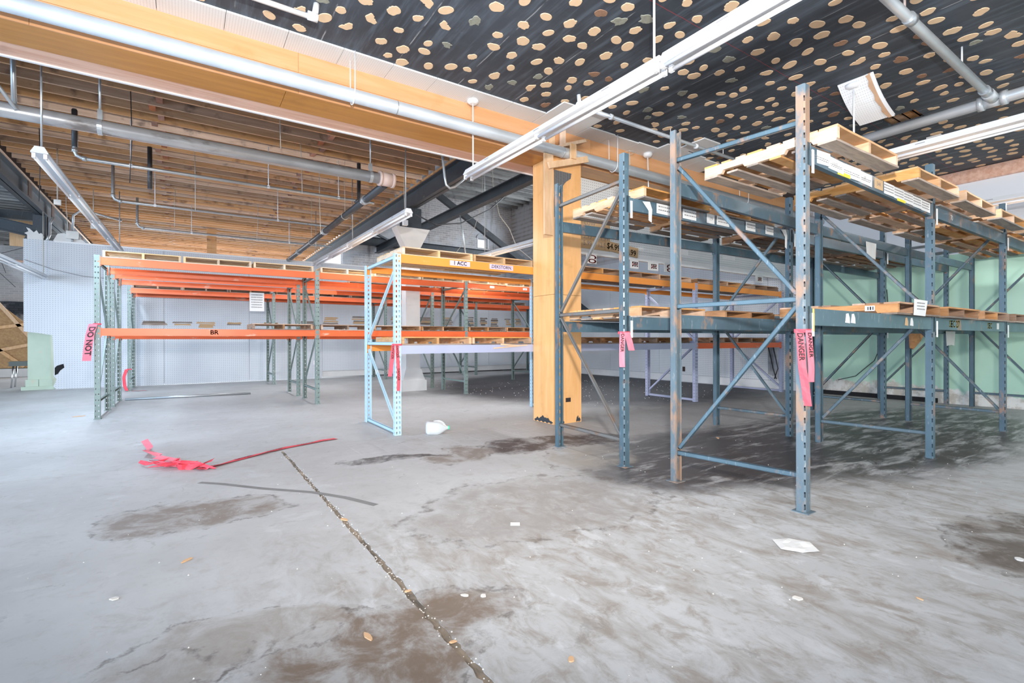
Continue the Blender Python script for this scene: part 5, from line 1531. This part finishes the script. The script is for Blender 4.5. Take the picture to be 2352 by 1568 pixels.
# the tape lying on the floor
rt = random.Random(5)
strands = [([(0.12, 6.33, 0.02), (0.35, 6.50, 0.008), (0.54, 6.66, 0.006), (0.8, 6.83, 0.012), (1.12, 7.04, 0.008), (1.45, 7.17, 0.006), (1.62, 7.24, 0.014), (1.80, 7.27, 0.01)],
            [(0.5, -0.85, 0.02), (0.5, -0.85, 0.2), (0.5, -0.85, 0.0), (0.45, -0.85, 0.15), (0.45, -0.9, 0.0), (0.4, -0.9, 0.1), (0.3, -0.95, 0.0), (0.3, -0.95, 0.0)], 0.095, 'DANGER', 0.06, M['tape']),
           ([(-0.44, 8.05, 0.11), (-0.36, 7.72, 0.05), (-0.40, 7.5, 0.07), (-0.24, 7.22, 0.04), (-0.28, 7.02, 0.07), (-0.06, 6.75, 0.05)], [(0.8, 0.1, 0.3), (0.7, 0.2, 0.5), (0.8, 0.1, -0.2), (0.6, 0.5, 0.3), (0.8, 0, 0.4), (0.7, 0.2, 0.2)], 0.075, None, 0, M['tapepale'])]
spine = [(-0.54, 7.14), (-0.42, 6.98), (-0.30, 6.84), (-0.16, 6.70), (-0.04, 6.58), (0.08, 6.44), (0.20, 6.30)]
for j in range(9):
    a0 = rt.randrange(0, 4)
    pts_, wds = [], []
    for q in range(a0, min(len(spine), a0 + rt.choice((3, 4, 5)))):
        bx, by = spine[q]
        pts_.append((bx + rt.gauss(0, 0.035), by + rt.gauss(0, 0.05), 0.012 + abs(rt.gauss(0.025, 0.03))))
        wds.append((rt.gauss(0.3, 0.3), rt.gauss(-0.5, 0.3), rt.gauss(0.5, 0.35)))
    strands.append((pts_, wds, rt.uniform(0.05, 0.085), 'DANGER' if j % 2 else None, 0.05, M['tape'] if j % 3 else M['tapepale']))
strands = [(p_, [tuple(-c_ for c_ in w_) for w_ in wd], w, tx, ts, mt) for p_, wd, w, tx, ts, mt in strands]
tape_thing('crumpled red danger tape trailing across the concrete floor', strands)

# ------------------------------------------------------------------ THINGS ON THE FLOOR
solo(MB().tube([(-1.18, 14.84, 0.03), (1.46, 14.73, 0.03)], 0.028, 12), 'floor_conduit', M['galv'], 'grey metal conduit lying on the floor between the orange racks', 'pipe')
# milk jug on its side
jg_ = thing('milk_jug', 'translucent white plastic jug with green cap lying on the floor', 'jug', (3.15, 6.76, 0))
axis = Vector((0.94, -0.34, -0.03)).normalized()
side = axis.cross(Vector((0, 0, 1))).normalized()
upv = side.cross(axis).normalized()
base = Vector((3.00, 6.86, 0.101))
prof = [(l_ * 1.28, r_ * 1.28) for l_, r_ in ((0.0, 0.0), (0.003, 0.055), (0.02, 0.074), (0.05, 0.078), (0.13, 0.078), (0.16, 0.072), (0.20, 0.052), (0.235, 0.032), (0.25, 0.021), (0.265, 0.020))]
mb = MB()
n = 20
rings = []
for l, r in prof:
    ring = []
    for i in range(n):
        a = 2 * PI * i / n
        q = 4.0
        rr = r / ((abs(math.cos(a)) ** q + abs(math.sin(a)) ** q) ** (1 / q)) if r > 0.05 else r
        ring.append(base + axis * l + side * (math.cos(a) * rr) + upv * (math.sin(a) * rr))
    rings.append(ring)
vs = [p for r in rings for p in r]
fs = [(j * n + i, j * n + (i + 1) % n, (j + 1) * n + (i + 1) % n, (j + 1) * n + i) for j in range(len(prof) - 1) for i in range(n)]
mb.add(vs, fs, True)
build(mb, 'jug_body', M['jug'], jg_)
c0 = base + axis * 0.335
build(MB().tube([c0, c0 + axis * 0.022], 0.030, 16), 'cap', M['cap'], jg_)
h0 = base + axis * 0.115 + upv * 0.095
build(MB().tube([h0, h0 + axis * 0.08 + upv * 0.008, base + axis * 0.245 + upv * 0.085, base + axis * 0.29 + upv * 0.049], 0.014, 8), 'handle', M['jug'], jg_)

def flat_piece(label, cx, cy, poly, h, mat, cat, name, rz=0.0, bend=0.0):
    ca, sa = math.cos(rz), math.sin(rz)
    pts = [(cx + a * ca - b * sa, cy + a * sa + b * ca) for a, b in poly]
    return solo(MB().prism(pts, 0.001, 0.001 + h, 'z'), name, mat, label, cat)
flat_piece('small clean white card lying flat on the floor', 2.10, 3.125, [(-0.036, -0.03), (0.036, -0.03), (0.036, 0.03), (-0.036, 0.03)], 0.002, M['paper'], 'paper', 'paper_card', -0.59)
pc = thing('crumpled_sheet', 'flattened white paper sheet on the floor before the near blue post', 'paper', (3.46, 1.73, 0))
mb = MB()
nx, ny = 6, 5
ca, sa = math.cos(-0.75), math.sin(-0.75)
g_ = []
for j in range(ny + 1):
    for i in range(nx + 1):
        u, v = i / nx - 0.5, j / ny - 0.5
        lx, ly = u * 0.24, v * (0.24 - 0.16 * abs(u))
        g_.append((3.46 + lx * ca - ly * sa, 1.73 + lx * sa + ly * ca, 0.003 + 0.010 * random.Random(i * 13 + j * 7).random() * (1 if 0 < i < nx and 0 < j < ny else 0.2)))
mb.add(g_, [(j * (nx + 1) + i, j * (nx + 1) + i + 1, (j + 1) * (nx + 1) + i + 1, (j + 1) * (nx + 1) + i) for j in range(ny) for i in range(nx)])
build(mb, 'sheet', M['paper'], pc)
def rough_poly(n, r, seed, sx=1.0, sy=1.0):
    q = random.Random(seed)
    return [(math.cos(2 * PI * i / n) * r * sx * q.uniform(0.7, 1.15), math.sin(2 * PI * i / n) * r * sy * q.uniform(0.7, 1.15)) for i in range(n)]
chips = [('white plaster chip, the largest one at front right', 2.76, 1.37, 0.035, 1, M['plaster'], 1, 1.2), ('white plaster chip alone at front left', -0.32, 3.43, 0.03, 2, M['plaster'], 1.2, 0.9),
         ('long tan wood chip at left front of the floor', 0.01, 3.78, 0.045, 3, M['chip'], 1.5, 0.5), ('white foam scrap at the right edge of the frame', 4.42, 0.83, 0.05, 4, M['paper'], 1, 0.8),
         ('tan wood chip on the floor joint, middle of its length', 1.04, 3.95, 0.045, 5, M['chip'], 1.4, 0.7), ('pale chip beside the joint, left of two', 1.28, 2.40, 0.03, 6, M['plaster'], 1.3, 0.6),
         ('pale chip beside the joint, right of two', 1.36, 2.34, 0.03, 7, M['plaster'], 1.0, 0.9), ('tan chip near the bottom centre of the floor', 1.41, 1.66, 0.03, 8, M['chip'], 1.2, 0.8),
         ('small tan chip before the white plaster chip at right', 3.3, 1.0, 0.022, 9, M['chip'], 1.5, 0.5), ('tan splinter on the brown stain near the joint', 0.72, 2.32, 0.045, 10, M['chip'], 1.6, 0.5),
         ('tan chip inside the floor joint near the bottom', 1.035, 2.06, 0.022, 11, M['chip'], 0.6, 1.4), ('pale chip inside the floor joint above the stain', 1.035, 2.62, 0.022, 12, M['chip'], 0.6, 1.4),
         ('wood block lying behind the front blue frame', 6.35, 4.25, 0.06, 13, M['chip'], 1.6, 0.5), ('tan chip on the floor left of the first orange rack post', -1.65, 12.2, 0.08, 14, M['chip'], 1.5, 0.6),
         ('small white scrap on the floor behind the milk jug', 3.55, 7.9, 0.03, 15, M['paper'], 1, 1), ('white scrap on the dark floor under the amber rack', 8.2, 6.5, 0.05, 16, M['paper'], 2.2, 0.4)]
for lab, x, y, r, sd, mt, sx, sy in chips:
    flat_piece(lab, x, y, rough_poly(9, r * (0.62 if y < 6 else 1), sd, sx, sy), 0.006, mt, 'debris', 'debris_chip', random.Random(sd).random() * 3)
# crumbs nobody would count
mb = MB()
rc = random.Random(21)
for i in range(900):
    if i < 330:
        x, y = JX + rc.gauss(0, 0.02), rc.uniform(0.9, 6.6)
    elif i < 650:
        x, y = rc.uniform(-1, 9), rc.uniform(0.8, 9)
    else:
        x, y = rc.uniform(6.3, 13), rc.uniform(7.5, 14)
    r = rc.uniform(0.002, 0.0065) if i < 650 else rc.uniform(0.006, 0.016)
    z = -0.005 if abs(x - JX) < 0.02 else 0.0
    a = rc.random() * 3
    ca, sa = math.cos(a) * r, math.sin(a) * r
    mb.add([(x + ca, y + sa, z), (x - sa, y + ca, z), (x - ca, y - sa, z), (x + sa, y - ca, z), (x, y, z + r * 0.9)], [(0, 1, 4), (1, 2, 4), (2, 3, 4), (3, 0, 4)])
o = build(mb, 'floor_crumbs', M['plaster'])
tag(o, 'pale crumbs and grit scattered over the concrete floor', 'debris', kind='stuff')
# old adhesive strip crossing the joint
mb = MB()
pts = [(0.12, 5.80), (0.30, 5.62), (0.62, 5.22), (0.99, 4.83), (1.2, 4.5), (1.36, 4.15)]
for (xa, ya), (xb, yb) in zip(pts, pts[1:]):
    d = Vector((xb - xa, yb - ya, 0)).normalized()
    s = Vector((-d.y, d.x, 0)) * 0.03
    a, b = Vector((xa, ya, 0.0006)), Vector((xb, yb, 0.0006))
    mb.add([a + s, a - s, b - s, b + s], [(0, 1, 2, 3)])
tag(build(mb, 'adhesive_mark', M['scuff'], fl), None)

# ------------------------------------------------------------------ FAR LEFT CORNER
ob = thing('leaning_panel', 'strand board panel with a pale timber frame at the far left', 'panel', (-6.3, 27.5, 0))
Yp = 27.6
build(MB().prism([(-9.0, 0.35), (-4.7, 0.35), (-4.75, 1.0), (-5.4, 2.2), (-6.4, 3.2), (-9.0, 3.2)], Yp, Yp + 0.03, 'y'), 'board', M['osb'], ob)
build(MB().bar((-6.25, Yp - 0.05, 3.1), (-4.5, Yp - 0.05, 0.5), 0.04, 0.12), 'timber', M['lumber'], ob)
build(MB().bar((-7.4, Yp - 0.05, 2.3), (-5.4, Yp - 0.05, 0.4), 0.04, 0.12), 'timber', M['lumber'], ob)
build(MB().bar((-7.4, Yp - 0.05, 1.75), (-5.4, Yp - 0.05, 2.1), 0.04, 0.12), 'timber', M['lumber'], ob)
build(MB().bar((-7.4, Yp - 0.05, 0.75), (-5.0, Yp - 0.05, 1.35), 0.04, 0.12), 'timber', M['lumber'], ob)
build(MB().box(-9.0, -4.3, Yp - 0.08, Yp - 0.02, 0.0, 0.33), 'timber', M['pillar_white'], ob)
bn = thing('steel_chair', 'dark vinyl seat on chrome legs by the green pillar', 'chair', (-4.1, 21.3, 0))
build(MB().box(-4.45, -3.75, 20.95, 21.45, 0.66, 0.80), 'seat', M['vinyl'], bn)
for x, y in ((-4.36, 21.0), (-3.84, 21.0), (-4.36, 21.4), (-3.84, 21.4)):
    build(MB().tube([(x, y, 0.66), (x - 0.04, y - 0.02, 0.0)], 0.022, 8), 'leg', M['chrome'], bn)
